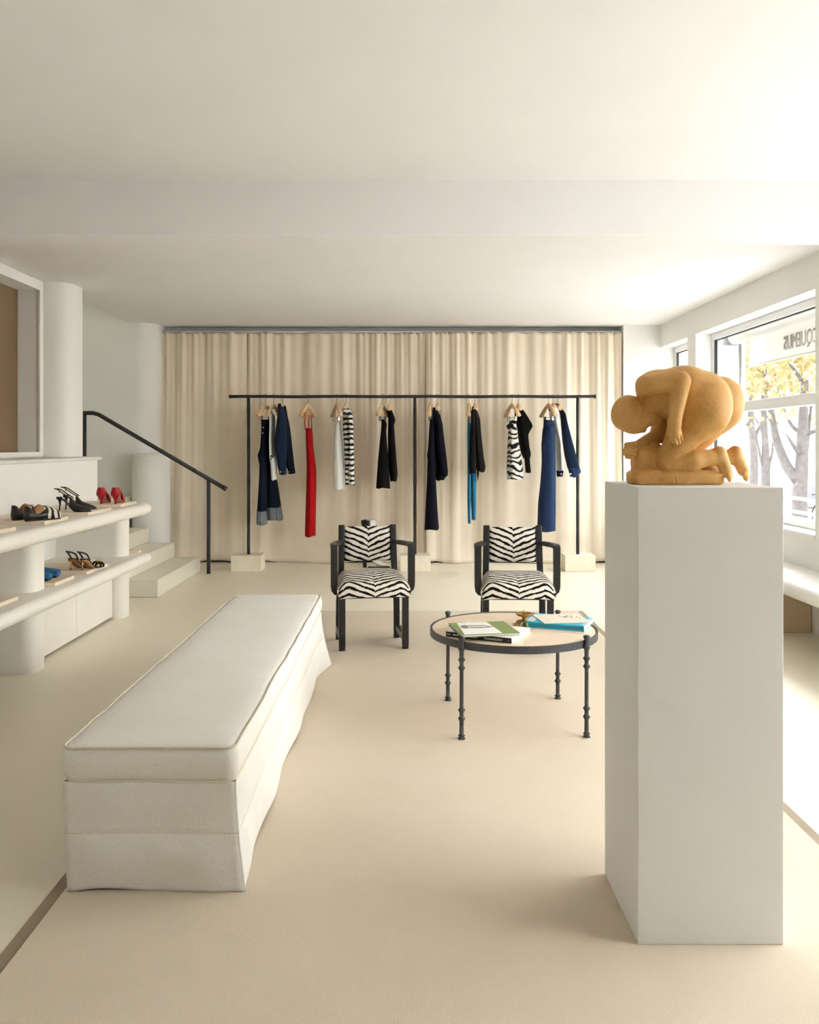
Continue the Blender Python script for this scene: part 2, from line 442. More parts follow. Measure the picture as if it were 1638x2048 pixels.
def window(n, y0, y1, transom):
    e = empty('window_%d' % n, (2.99, (y0 + y1) / 2, sill), kind='structure')
    x0, x1 = 2.955, 3.015; fw = 0.065
    MB().box(x0, x1, y0, y1, head - fw, head).build('frame_head', M['pvc'], e, bevel=.006)
    MB().box(x0, x1, y0, y1, sill, sill + fw).build('frame_sill', M['pvc'], e, bevel=.006)
    MB().box(x0, x1, y0, y0 + fw, sill + fw, head - fw).build('stile', M['pvc'], e, bevel=.006)
    MB().box(x0, x1, y1 - fw, y1, sill + fw, head - fw).build('stile', M['pvc'], e, bevel=.006)
    if transom: MB().box(x0 - .005, x1, y0 + fw, y1 - fw, 1.585, 1.672).build('transom', M['pvc'], e, bevel=.006)
    g = .010; spans = ((sill + fw, 1.585), (1.672, head - fw)) if transom else ((sill + fw, head - fw),)
    for a, b in spans:
        ya, yb = y0 + fw, y1 - fw
        k = MB().box(x0 + .004, x0 + .03, ya, ya + g, a, b).box(x0 + .004, x0 + .03, yb - g, yb, a, b)
        if b > 2: k.box(x0 + .012, x0 + .03, ya, yb, b - g, b)
        k.build('gasket', M['gasket'], e)
        MB().box(x0 + .03, x0 + .036, ya, yb, a, b).build('pane', M['glass'], e)
    return e
window(1, 8.70, 9.64, False)
w2 = window(2, 5.985, 8.46, True)
MB().box(2.925, 2.955, 8.40, 8.425, 1.18, 1.20).tube([(2.93, 8.41, 1.19), (2.93, 8.41, 1.07)], .008).build('window_handle', M['pvc'], w2)
window(3, 1.0, 5.06, True)

# wall on the left: lower dado wall with ledge, upper wall with a framed niche, round-cornered pier
struct(MB().box(-3.3, -2.60, -3.2, 7.37, 0, 1.165), 'wall_left', M['plaster'])
prof = [(-2.60, 1.165), (-2.575, 1.170), (-2.567, 1.180), (-2.575, 1.190), (-2.60, 1.195), (-3.0, 1.195), (-3.0, 1.165)]
struct(MB().loft([[(x, -3.2, z) for x, z in prof], [(x, 7.395, z) for x, z in prof]]), 'trim_6', M['plaster'])
struct(MB().box(-3.3, -2.93, 6.99, 7.37, 1.195, CZ).box(-3.3, -2.93, -3.2, 6.99, 1.195, 1.235)
       .box(-3.3, -2.93, -3.2, 6.99, 2.53, 2.9).box(-3.3, -2.93, -3.2, 3.4, 1.235, 2.53).box(-3.3, -3.12, 3.4, 6.99, 1.235, 2.53), 'wall_left_upper', M['plaster'])
struct(MB().box(-3.12, -3.10, 3.4, 6.985, 1.235, 2.53), 'wall_niche', M['brown'])
fr = MB()
fr.box(-2.93, -2.915, 6.972, 7.03, 1.20, 2.60).box(-2.93, -2.915, 3.3, 6.972, 1.20, 1.238).box(-2.93, -2.915, 3.3, 6.972, 2.525, 2.60)
struct(fr, 'trim_7', M['plaster'])
arc = [(-2.725 - .16 + .16 * math.cos(a), 7.05 + .16 + .16 * math.sin(a)) for a in np.linspace(-PI / 2, 0, 12)]
struct(MB().prism([(-2.95, 7.05)] + arc + [(-2.725, 7.37), (-2.95, 7.37)], 1.195, CZ), 'wall_left_pier', M['plaster'], angle=35)
# unseen wall behind the camera, closed off to keep front light down
struct(MB().box(-3.3, 3.02, -3.2, -3.0, 0, 2.9), 'wall_front', M['plaster'])

# stairs rising to the left
st = empty('staircase', (-2.5, 8.16, 0), kind='structure')
for i in range(8):
    x1 = -2.10 - .262 * i
    MB().box(-4.69, x1, 7.41, 8.93, .149 * i, .149 * (i + 1)).build('step', M['stair'], st, bevel=.008)
MB().box(-4.69, -2.90, 8.93, 9.43, 0, .745).build('landing', M['stair'], st, bevel=.006)

# handrail
hr = empty('stair_handrail', (-1.98, 8.78, 0), 'black wrought iron handrail sloping down beside the cream stairs', 'handrail')
Yh = 8.78
p0 = Vector(PX(167, 826, Yh)); p1 = Vector(PX(192, 826, Yh)); p2 = Vector(PX(450, 977, Yh)); pq = Vector(PX(417, 958, Yh))
mb = MB().tube([p0, p1 - Vector((.03, 0, 0)), p1 + (p2 - p1) * .02, p2], .021, 8)
mb.build('rail', M['iron'], hr, smooth=True)
MB().tube([(p2.x - .02, Yh, p2.z + .012), (p2.x + .012, Yh, p2.z - .007)], .026, 8).build('rail_end', M['iron'], hr, smooth=True)
MB().tube([(p0.x + .012, Yh, 1.04), (p0.x + .012, Yh, p0.z)], .019, 8).build('post', M['iron'], hr, smooth=True)
MB().tube([(pq.x, Yh, 0), (pq.x, Yh, .25), (pq.x + .002, Yh, .5), (pq.x, Yh, pq.z)], .019, 8).build('post', M['iron'], hr, smooth=True)

# ------------------------------------------------------------------ shelving unit on the left
sh = empty('shoe_shelf', (-2.28, 4.6, 0), 'built-in cream plaster shelf unit with two rounded shelves', 'shelf')
def shelf_prof(z0, z1):
    r = (z1 - z0) / 2; xc = -1.97 - r
    return [(-2.60, z0)] + [(xc + r * math.cos(a), (z0 + z1) / 2 + r * math.sin(a)) for a in np.linspace(-PI / 2, PI / 2, 14)] + [(-2.60, z1)]
for z0, z1 in ((.376, .46), (.757, .845)):
    P = shelf_prof(z0, z1); rings = [[(x, y, z) for x, z in P] for y in (2.4, 6.75)]
    for k in range(1, 6):        # rounded free end
        a = k / 5 * PI / 2; rr = .042
        rings.append([(-2.60 + (x + 2.60) * (1 - .02 * (1 - math.cos(a))), 6.75 + rr * math.sin(a), (z0 + z1) / 2 + (z - (z0 + z1) / 2) * (.35 + .65 * math.cos(a))) for x, z in P])
    MB().loft(rings).build('shelf', M['shelf'], sh, angle=50)
def upright(y0, y1, z0, z1, xn=-2.10):
    r = min(.075, (y1 - y0) / 2 - .01)
    P = [(-2.60, y0)] + [(xn - r + r * math.cos(a), y0 + r + r * math.sin(a)) for a in np.linspace(-PI / 2, 0, 10)]
    P += [(xn - r + r * math.cos(a), y1 - r + r * math.sin(a)) for a in np.linspace(0, PI / 2, 10)] + [(-2.60, y1)]
    MB().prism(P, z0, z1).build('upright', M['shelf'], sh, angle=35)
for y0, y1 in ((3.2, 3.44), (4.92, 5.14), (6.50, 6.70)):
    upright(y0, y1, 0, .377); upright(y0, y1, .459, .758)
for y0, y1 in ((5.145, 5.790), (5.795, 6.495)):
    MB().box(-2.60, -2.18, y0, y1, .018, .374).build('cabinet_door', M['shelf'], sh, bevel=.003)

def stone_board(x0, x1, y0, y1, z, label):
    return tag(MB().box(x0, x1, y0, y1, z, z + .021).build('stone_board', M['board'], bevel=.002), label, 'display board', 'stone boards under the shoes')
stone_board(-2.45, -2.05, 4.22, 4.60, .845, 'empty pale stone board nearest the camera on the upper shelf')
stone_board(-2.44, -2.03, 4.915, 5.26, .845, 'pale stone board under the zebra and black loafers')
stone_board(-2.42, -2.02, 5.56, 6.0, .845, 'pale stone board under the black slingback heels')
stone_board(-2.44, -2.055, 6.30, 6.68, .845, 'pale stone board under the red mules')
stone_board(-2.44, -2.09, 4.2, 4.72, .46, 'empty pale stone board on the lower shelf, left of the rounded upright')
stone_board(-2.50, -2.07, 5.16, 5.46, .46, 'pale stone board under the blue suede shoes')
stone_board(-2.50, -2.05, 5.62, 6.02, .46, 'pale stone board under the strappy sandals')
stone_board(-2.40, -2.05, 6.71, 6.77, .46, 'sliver of pale stone board past the far upright on the lower shelf')

# window bench on the right with its travertine support
wb = empty('window_bench', (2.6, 6.0, 0), 'long white plaster bench with rounded edge running under the windows', 'bench')
zc, r = .379, .05
P = [(RX, zc + r)] + [(2.40 + r + r * math.cos(a), zc + r * math.sin(a)) for a in np.linspace(PI / 2, 3 * PI / 2, 14)] + [(RX, zc - r)]
MB().loft([[(x, y, z) for x, z in P] for y in (2.6, 9.6)]).build('seat', M['plaster_r'], wb, angle=50)
for ya, yb in ((6.03, 6.43), (8.3, 8.7), (3.4, 3.8)):
    MB().box(2.50, 2.795, ya, yb, 0, .3285).build('support_block', M['travertine'], wb, bevel=.004)

# ------------------------------------------------------------------ curtains
def curtain(x0, x1, ymid, seed, label, flare=0.0, zt=2.53):
    rs = np.random.default_rng(seed); n = int((x1 - x0) / .011); m = 70
    xs = np.linspace(x0, x1, n); ph = rs.uniform(0, 6.28, 8)
    mb = MB(); V = np.zeros((m + 1, n, 3))
    dens = np.cumsum(1 + .5 * np.sin(xs * 3.1 + ph[0])); dens = dens / dens[-1] * (x1 - x0)
    for i in range(m + 1):
        t = i / m; z = zt * (1 - t) + .002
        top = math.exp(-t * 3.0)
        f = .020 * (.12 + .88 * math.exp(-t * 2.0)) * np.sin(dens * 34 + ph[1] + .6 * np.sin(t * 2 + ph[2]))
        f += .014 * np.sin(dens * 13.7 + ph[3] + t * 1.2)
        f += .012 * top * np.sin(dens * 83 + ph[4])
        f += .028 * t * np.sin(dens * 5.1 + ph[5] + 1.5 * t)
        belly = -.10 * t ** 1.6 - .05 * max(0, t - .93) / .07 * (.5 + .5 * np.sin(dens * 9 + ph[6]))
        wv = x0 + (xs - x0) * (1 + flare * t)
        V[i, :, 0] = wv; V[i, :, 1] = ymid + f + belly
        V[i, :, 2] = z + (.022 * (t > .97) * np.maximum(0, np.sin(dens * 7 + ph[7])))
        if t < .02: V[i, :, 2] += .006 * np.sin(dens * 60)
    vs = V.reshape(-1, 3).tolist()
    fs = [(i * n + j, i * n + j + 1, (i + 1) * n + j + 1, (i + 1) * n + j) for i in range(m) for j in range(n - 1)]
    mb.add(vs, fs)
    o = mb.build('curtain', M['drape'], smooth=True)
    s = o.modifiers.new('thickness', 'SOLIDIFY'); s.thickness = .003
    return tag(o, label, 'curtain', 'linen curtains across the back wall')
curtain(-2.73, -1.77, 9.70, 1, 'cream linen curtain at the left end, beside the handrail', .005)
curtain(-1.79, .30, 9.72, 2, 'widest cream linen curtain, in the middle behind the red dress')
curtain(.22, 2.385, 9.68, 3, 'cream linen curtain at the right end, behind the blue trousers')
tr = MB().tube([(-2.70, 9.75, 2.548), (2.39, 9.75, 2.548)], .012, 8).build('curtain_rod', M['plaster'])
tag(tr, 'thin pale rod carrying the curtains along the back wall', 'curtain rod')

# ------------------------------------------------------------------ clothes rail
RY = 9.03; RZ = 1.79
rail = empty('clothes_rail', (.09, RY, 0), 'long black hammered iron clothes rail on three stone blocks', 'clothes rail')
pts = [(x, RY, RZ + .002 * math.sin(x * 7)) for x in np.linspace(-1.816, 1.95, 50)]
MB().tube(pts, .016, 8).build('bar', M['iron'], rail, smooth=True)
for s, x in ((-1, -1.816), (1, 1.95)):
    MB().tube([(x - .008, RY, RZ), (x + .008, RY, RZ)], .021, 8).build('bar_end', M['iron'], rail, angle=40)
for x in (-1.625, .092, 1.772):
    MB().tube([(x, RY, z) for z in np.linspace(.163, RZ, 14)], [.0165 + .0012 * math.sin(k * 2.3) for k in range(14)], 8).build('post', M['iron'], rail, smooth=True)
for x in (-1.63, .095, 1.775):
    MB().box(x - .155, x + .155, RY - .12, RY + .13, 0, .163).build('stone_base', M['limestone'], rail, bevel=.004)

# ---- wooden hangers
def make_hanger(clips, arm=.185):
    e = empty('clothes_hanger', (0, 0, 0))
    body = MB()
    for s in (-1, 1):
        rings = []
        for t in np.linspace(0, 1, 12):
            y = s * (.004 + arm * t); q = t * arm / .185; z = -.085 - .028 * q - .085 * q ** 1.35
            hw = .012 + .015 * t ** 1.5; hh = .020 + .006 * math.sin(PI * t) - .004 * (t > .93)
            rings.append([(hw * math.cos(a), y, z + hh * math.sin(a)) for a in np.linspace(0, 2 * PI, 13)[:-1]])
        body.loft(rings)
    body.tube([(0, 0, -.072), (0, 0, -.125)], [.015, .024], 10)
    body.build('shoulders', M['wood'], e, smooth=True)
    hook = [(0, 0, -.075), (0, 0, -.035), (.006, 0, -.018), (.020, 0, 0.002)]
    hook += [(.020 * math.cos(a), 0, .0 + .0215 * math.sin(a)) for a in np.linspace(.2, PI + .3, 10)]
    MB().tube(hook, .0028, 6).build('hook', M['chrome'], e, smooth=True)
    if clips:
        MB().tube([(0, -.13, -.218), (0, .13, -.218)], .0025, 6).build('clip_bar', M['chrome'], e, smooth=True)
        for y in (-.10, .10):
            MB().box(-.012, .012, y - .012, y + .012, -.255, -.205).build('clip', M['chrome'], e, bevel=.003)
    return e
H_clip = make_hanger(True); H_full = make_hanger(False); H_top = make_hanger(False, .095)
used = set()
def hang(px, clips, label, yaw=0.0):
    src = H_clip if clips else (H_full if px in (547, 616) else H_top)
    o = copy_tree(src) if src.name in used else src; used.add(src.name)
    o.location = ((px - VX) / F * RY, RY, RZ); o.rotation_euler = (0, 0, yaw)
    return tag(o, label, 'hanger', 'wooden hangers on the clothes rail')

# ---- garments: each piece is a closed cloth body with its own width, depth and folds
def cloth_piece(name, mat, parent, rows, zoom, dy, a, folds=.05, k=5, seed=0, cap=True, y_tilt=0.0):
    ox, oy, s = zoom; Yc = RY + dy; rows = [tuple(r) for r in rows]; folds *= 1.5
    if name != 'tail' and len(rows) > 3 and rows[-1][2] - rows[-1][1] < .85 * (rows[-2][2] - rows[-2][1]):
        a_, b_ = rows[-2], rows[-1]; rows = rows[:-2] + [((a_[0] * .5 + b_[0] * .5), a_[1] * .8 + b_[1] * .2, a_[2] * .8 + b_[2] * .2)]
    R = np.array([(oy + r[0] / s, ox + r[1] / s, ox + r[2] / s) for r in rows], float)
    ys = np.linspace(R[0, 0], R[-1, 0], max(14, int((R[-1, 0] - R[0, 0]) / 3.5)))
    L = np.interp(ys, R[:, 0], R[:, 1]); Q = np.interp(ys, R[:, 0], R[:, 2])
    ker = np.array([.25, .5, .25])
    for arr in (L, Q): arr[1:-1] = np.convolve(arr, ker, 'valid')
    rs = np.random.default_rng(seed + 11); ph = rs.uniform(0, 6.28, 6); n = 44; rings = []
    aa = a if isinstance(a, (tuple, list)) else (a, a)
    for i, py in enumerate(ys):
        t = i / (len(ys) - 1)
        xc = ((L[i] + Q[i]) / 2 - VX) / F * Yc; hw = (Q[i] - L[i]) / 2 / F * Yc; z = EYE - (py - VY) / F * Yc
        ad = aa[0] + (aa[1] - aa[0]) * t
        if t < .06: ad *= .55 + .45 * t / .06
        spread = abs(xc) / Yc * ad
        b = math.sqrt(max(hw * hw - spread * spread, (hw * .55) ** 2))
        ring = []
        for j in range(n):
            f = 2 * PI * j / n; c, sn = math.cos(f), math.sin(f)
            ex = abs(c) ** .8 * (1 if c >= 0 else -1); ey = abs(sn) ** .8 * (1 if sn >= 0 else -1)
            g = 1 + folds * (.35 + .65 * t) * (math.sin(k * f + ph[0] + .8 * math.sin(3 * t + ph[1])) + .5 * math.sin((k * 2 + 1) * f + ph[2] + 2 * t)) - folds
            ring.append((xc + b * ex * g, Yc + y_tilt * t + ad * ey * (1 - folds * .5 + folds * .5 * math.sin(4 * f + ph[3])), z + (.006 * math.sin(3 * f + ph[4]) * t)))
        rings.append(ring)
    return MB().loft(rings, cap, cap).build(name, mat, parent, smooth=True)

def garment(name, label, cat, px):
    return empty(name, ((px - VX) / F * RY, RY, .9), label, cat, 'clothes hanging on the iron rail')
def dots(parent, name, mat, zoom, lst, dy, r=.007):
    ox, oy, s = zoom
    for zx, zy in lst:
        p = PX(ox + zx / s, oy + zy / s, RY + dy)
        MB().lathe([(r * .7, 0), (r, .002), (r, .004), (r * .6, .006)], seg=10).rot(PI / 2, 'X').move(p).build(name, mat, parent, smooth=True)

Z5 = (500, 790, 7.586); Z6 = (650, 790, 9.753); Z7 = (840, 790, 7.314); Z8 = (1000, 785, 7.188)

# group 1
hang(531, True, 'wooden clip hanger holding the cuffed dark jeans', -0.22)
g = garment('jeans', 'dark indigo wide jeans with grey striped turned-up cuffs', 'trousers', 535)
cloth_piece('leg', M['denim_d'], g, [(385, 178, 245), (600, 165, 248), (820, 152, 252), (900, 112, 254), (960, 120, 255), (1060, 142, 256), (1300, 135, 258), (1750, 108, 262), (1790, 107, 262)], Z5, -.085, (.07, .10), .03, 4, 1)
cloth_piece('leg', M['denim_d'], g, [(385, 215, 300), (600, 225, 302), (900, 240, 330), (1300, 250, 412), (1650, 252, 466), (1700, 252, 470)], Z5, .09, (.07, .11), .03, 4, 2)
cloth_piece('cuff', M['cuff'], g, [(1745, 105, 263), (1960, 97, 262)], Z5, -.085, .105, .02, 4, 1)
cloth_piece('cuff', M['cuff'], g, [(1690, 250, 472), (1890, 254, 503)], Z5, .09, .115, .02, 4, 2)
cloth_piece('waistband', M['denim_d'], g, [(375, 176, 301), (455, 172, 303)], Z5, 0, .165, .01, 4, 3)
dots(g, 'button', M['white_l'], Z5, [(203, 495), (193, 577)], -.16, .006)
hang(547, False, 'wooden hanger of the white shirt beside the cuffed jeans', -0.18)
g = garment('shirt', 'white shirt with black tie hanging between jeans and denim jacket', 'shirt', 547)
cloth_piece('body', M['grey_f'], g, [(285, 310, 360), (330, 304, 372), (500, 302, 376), (700, 301, 366), (900, 298, 384), (985, 300, 392)], Z5, -.02, .19, .05, 5, 4)
cloth_piece('sleeve', M['white_f'], g, [(940, 303, 385), (990, 302, 398), (1080, 312, 412), (1150, 316, 412), (1290, 322, 404)], Z5, -.10, .05, .04, 5, 5)
a = PX(500 + 305 / 7.586, 790 + 985 / 7.586, RY - .22); b = PX(500 + 352 / 7.586, 790 + 932 / 7.586, RY - .22)
MB().tube([a, b], .010, 8, .4).ball(PX(542.3, 912, RY - .22), (.010, .006, .008)).build('tie', M['black_f'], g, smooth=True)
hang(565, False, 'wooden hanger of the dark denim jacket nearest the red dress')
g = garment('denim_jacket', 'dark denim jacket with turned collar, left of the red dress', 'jacket', 570)
cloth_piece('sleeve', M['denim_m'], g, [(170, 440, 500), (250, 428, 530), (400, 402, 545), (660, 368, 560), (790, 364, 566), (900, 382, 562), (1050, 420, 556), (1195, 446, 550)], Z5, -.13, (.09, .06), .05, 4, 6)
cloth_piece('body', M['denim_d'], g, [(165, 500, 545), (230, 490, 556), (300, 500, 566), (450, 500, 600), (600, 505, 622), (900, 520, 655), (1080, 548, 676), (1105, 556, 678)], Z5, .05, (.16, .13), .04, 4, 7)
cloth_piece('collar', M['denim_m'], g, [(130, 432, 470), (150, 422, 490), (185, 415, 500), (215, 440, 545), (330, 520, 556)], Z5, -.03, .07, .03, 3, 8)
cloth_piece('cuff', M['denim_d'], g, [(1095, 566, 678), (1190, 570, 690)], Z5, .05, .07, .02, 3, 9)
cloth_piece('cuff', M['denim_m'], g, [(1125, 430, 555), (1205, 446, 552)], Z5, -.13, .068, .02, 3, 9)
dots(g, 'button', M['gold'], Z5, [(463, 1168)], -.205, .009); dots(g, 'button', M['gold'], Z5, [(585, 1165)], -.03, .008)
# group 2
hang(616, False, 'wooden hanger with a tan ring holding the red dress', -0.26)
g = garment('dress', 'long narrow red dress with thin straps', 'dress', 622)
cloth_piece('body', M['red_f'], g, [(505, 838, 945), (560, 841, 954), (800, 850, 965), (1000, 856, 995), (1150, 856, 1012), (1400, 851, 1014), (2000, 838, 1002), (2131, 836, 1000)], Z5, 0, (.13, .15), .07, 4, 10)
for k, pl in enumerate((((838, 345), (832, 400), (840, 525), -.16), ((905, 300), (893, 380), (888, 520), -.02), ((938, 300), (934, 380), (940, 520), .14))):
    MB().tube([PX(500 + x / 7.586, 790 + y / 7.586, RY + pl[3]) for x, y in pl[:3]], .005, 6).build('strap', M['red_f'], g, smooth=True)
MB().lathe([(.029, 0), (.031, .006), (.031, .014), (.029, .02)], seg=16).rot(PI / 2, 'X').move(PX(612, 830, RY - .165)).build('leather_ring', M['wood_d'], g, smooth=True)
# group 3
hang(673, True, 'wooden clip hanger holding the white skirt', 0.3)
g = garment('skirt', 'plain white straight skirt beside the striped knit', 'skirt', 678)
cloth_piece('body', M['white_f'], g, [(500, 235, 305), (560, 205, 312), (800, 172, 336), (1100, 160, 365), (1500, 152, 390), (1835, 152, 402)], Z6, -.02, (.11, .15), .05, 4, 12)
hang(692, False, 'wooden hanger of the striped fuzzy knit', -0.08)
g = garment('knit_sweater', 'fuzzy navy and white striped knit sweater', 'sweater', 697)
cloth_piece('body', M['knit'], g, [(232, 335, 450), (300, 338, 515), (450, 345, 540), (650, 345, 558), (900, 365, 560), (1200, 375, 565), (1400, 385, 560)], Z6, .05, .19, .05, 4, 13)
cloth_piece('sleeve', M['knit'], g, [(330, 440, 530), (600, 462, 556), (1000, 474, 562), (1400, 470, 572), (1745, 482, 578)], Z6, -.15, (.07, .05), .04, 4, 14)
cloth_piece('sleeve', M['knit'], g, [(900, 372, 450), (1300, 380, 462), (1740, 396, 470)], Z6, .12, .05, .04, 4, 15)
# group 4
hang(765, True, 'wooden clip hanger holding the flared black skirt', -0.22)
g = garment('skirt', 'flared black skirt hanging beside the black puff top', 'skirt', 766)
cloth_piece('body', M['black_f'], g, [(475, 1098, 1150), (560, 1096, 1222), (600, 1092, 1212), (700, 1086, 1198), (900, 1066, 1215), (1300, 1030, 1258), (1785, 994, 1280), (1830, 1030, 1255)], Z6, -.05, (.09, .17), .06, 5, 16)
hang(780, False, 'wooden hanger of the black puff top', -0.08)
g = garment('blouse', 'black long top with puffed shoulder, second piece of its pair', 'blouse', 786)
cloth_piece('body', M['black_f'], g, [(248, 1212, 1280), (290, 1202, 1308), (340, 1212, 1330), (450, 1226, 1372), (500, 1228, 1384), (570, 1226, 1350), (900, 1222, 1370), (1300, 1230, 1400), (1560, 1262, 1420), (1650, 1272, 1416), (1700, 1278, 1345)], Z6, .06, .17, .05, 4, 17)
# group 5
hang(861, True, 'wooden clip hanger holding the long navy trousers', -0.12)
g = garment('trousers', 'long dark navy wide trousers beside the navy blazer', 'trousers', 862)
cloth_piece('body', M['navy'], g, [(355, 142, 202), (500, 131, 212), (820, 110, 222), (862, 95, 226), (940, 106, 232), (1300, 94, 242), (1700, 74, 262), (1935, 55, 284), (1985, 95, 270)], Z7, -.08, (.10, .13), .04, 4, 18)
hang(875, False, 'wooden hanger of the navy blazer')
g = garment('blazer', 'dark navy blazer with wide flared sleeve', 'jacket', 878)
cloth_piece('body', M['navy'], g, [(185, 192, 245), (250, 184, 275), (420, 176, 334), (600, 172, 350), (850, 178, 378), (1000, 190, 396), (1140, 215, 415), (1200, 232, 350), (1285, 242, 320)], Z7, .10, .15, .05, 4, 19)
cloth_piece('sleeve', M['navy'], g, [(280, 215, 300), (450, 228, 336), (700, 245, 366), (1000, 280, 402), (1165, 300, 425), (1195, 330, 350)], Z7, -.10, .055, .05, 4, 20)
# group 6
hang(938, True, 'wooden clip hanger holding the teal trousers', -0.1)
g = garment('jeans', 'slim teal blue trousers under the charcoal shirt', 'trousers', 944)
cloth_piece('leg', M['teal_f'], g, [(368, 696, 722), (550, 689, 724), (1150, 693, 745), (1500, 692, 746), (1780, 698, 742), (1875, 702, 742)], Z7, -.10, .05, .05, 4, 21)
cloth_piece('leg', M['teal_f'], g, [(400, 705, 735), (800, 705, 770), (1150, 735, 826), (1500, 744, 823), (1780, 755, 820), (1860, 766, 818)], Z7, .06, .07, .05, 4, 22)
hang(950, False, 'wooden hanger of the charcoal shirt')
g = garment('shirt', 'charcoal black shirt with a pointed tail above the teal trousers', 'shirt', 955)
cloth_piece('body', M['black_g'], g, [(170, 762, 795), (225, 750, 828), (350, 760, 884), (600, 770, 903), (900, 790, 934), (1060, 812, 964), (1100, 820, 952), (1135, 850, 935)], Z7, .05, .18, .07, 4, 23)
cloth_piece('sleeve', M['black_g'], g, [(230, 748, 800), (400, 740, 812), (700, 725, 815), (1000, 712, 822), (1130, 718, 822), (1155, 745, 815)], Z7, -.15, .06, .05, 4, 24)
cloth_piece('tail', M['black_f'], g, [(1090, 826, 868), (1150, 832, 862), (1245, 843, 851)], Z7, 0, .03, .03, 3, 25)
# group 7
hang(1024, True, 'wooden clip hanger holding the zebra skirt', 0.24)
g = garment('skirt', 'black and white zebra print short skirt', 'skirt', 1030)
cloth_piece('body', M['zskirt'], g, [(385, 130, 226), (500, 112, 236), (700, 105, 268), (950, 93, 308), (1130, 92, 334), (1215, 92, 338), (1272, 150, 300)], Z8, -.05, (.11, .15), .05, 5, 26)
MB().ball(PX(1024, 851, RY - .13), (.032, .03, .032)).ball(PX(1017, 853, RY - .14), (.02, .02, .025)).build('bow', M['black_g'], g, smooth=True)
hang(1037, False, 'wooden hanger of the black winged top', 0.05)
g = garment('blouse', 'black top with sharp winged shoulder beside the zebra skirt', 'blouse', 1046)
cloth_piece('body', M['black_f'], g, [(208, 220, 295), (300, 205, 368), (420, 225, 440), (482, 238, 478), (520, 245, 448), (600, 258, 402), (750, 275, 416), (890, 305, 444), (925, 330, 425), (965, 345, 420)], Z8, .08, .15, .03, 4, 27)
cloth_piece('sleeve', M['black_f'], g, [(820, 345, 425), (960, 352, 428), (1150, 368, 444)], Z8, -.06, .05, .04, 4, 28)
# group 8
hang(1097, True, 'wooden clip hanger holding the bright blue denim trousers', 0.24)
g = garment('trousers', 'wide bright blue denim trousers, rightmost trousers on the rail', 'trousers', 1091)
cloth_piece('body', M['denim_b'], g, [(420, 630, 762), (550, 600, 785), (750, 584, 798), (1000, 592, 802), (1300, 575, 804), (1600, 545, 803), (1960, 512, 800), (2012, 640, 795)], Z8, -.07, (.12, .14), .09, 5, 29)
cloth_piece('waistband', M['denim_b'], g, [(395, 630, 758), (470, 622, 770)], Z8, -.07, .13, .02, 4, 30)
hang(1106, False, 'wooden hanger of the white shirt beside the bright blue trousers', 0.1)
g = garment('shirt', 'plain white shirt beside the bright blue denim trousers', 'shirt', 1115)
cloth_piece('body', M['white_f'], g, [(178, 725, 775), (220, 712, 812), (300, 705, 860), (500, 740, 874), (700, 792, 885), (900, 804, 905), (1060, 810, 925), (1118, 812, 922)], Z8, .05, .17, .05, 4, 31)
hang(1115, False, 'wooden hanger of the blue denim jacket at the right end of the rail', 0.1)
g = garment('denim_jacket', 'blue denim jacket at the right end of the rail', 'jacket', 1135)
cloth_piece('sleeve', M['denim_m'], g, [(250, 850, 905), (330, 872, 944), (500, 884, 985), (700, 896, 1040), (900, 926, 1094), (1050, 962, 1138), (1090, 972, 1148)], Z8, -.02, (.15, .07), .04, 4, 32)
cloth_piece('collar', M['denim_m'], g, [(163, 785, 840), (190, 795, 868), (230, 815, 876), (300, 860, 920)], Z8, .03, .10, .03, 3, 33)
cloth_piece('cuff', M['denim_b'], g, [(1075, 968, 1146), (1150, 990, 1166), (1212, 1006, 1100)], Z8, -.02, .075, .02, 3, 34)
cloth_piece('cuff', M['denim_m'], g, [(1122, 808, 916), (1205, 815, 902)], Z8, .10, .06, .02, 3, 35)
dots(g, 'button', M['white_l'], Z8, [(1013, 1172)], -.10, .009); dots(g, 'button', M['white_l'], Z8, [(880, 1172)], .03, .009)

# ------------------------------------------------------------------ plinth
pl = MB().box(.598, .975, 2.259, 2.633, .007, 1.188).build('plinth', M['plinth'], bevel=.0025)
tag(pl, 'tall square off-white plinth carrying the stone figure', 'plinth')

# ------------------------------------------------------------------ slipcovered bench
BX0, BX1, BY0, BY1, BH = -.993, -.497, 2.54, 5.10, .425
be = empty('slipcovered_bench', ((BX0 + BX1) / 2, (BY0 + BY1) / 2, 0), 'long low bench in a loose off-white linen slipcover', 'bench')
def ring_rect(x0, x1, y0, y1, z, r, n=8, ds=.03, fn=None):
    out = []
    cs = [(x1 - r, y0 + r, -PI / 2), (x1 - r, y1 - r, 0), (x0 + r, y1 - r, PI / 2), (x0 + r, y0 + r, PI)]
    for i, (cx, cy, a0) in enumerate(cs):
        for k in range(n + 1):
            a = a0 + PI / 2 * k / n; out.append((cx + r * math.cos(a), cy + r * math.sin(a), z))
        nx, ny, na = cs[(i + 1) % 4]; p = out[-1]; q = (nx + r * math.cos(na), ny + r * math.sin(na), z)
        L = math.dist(p[:2], q[:2]); m = int(40 if L > 1 else 12)
        for k in range(1, m): out.append((p[0] + (q[0] - p[0]) * k / m, p[1] + (q[1] - p[1]) * k / m, z))
    if fn: out = [fn(p) for p in out]
    return out
def wob(p, amp, sc, seed):
    n = noise.noise(Vector((p[0] * sc + seed, p[1] * sc, p[2] * sc)))
    m = noise.noise(Vector((p[0] * sc, p[1] * sc + seed + 9, p[2] * sc)))
    return (p[0] + n * amp, p[1] + m * amp, p[2])
rings = []
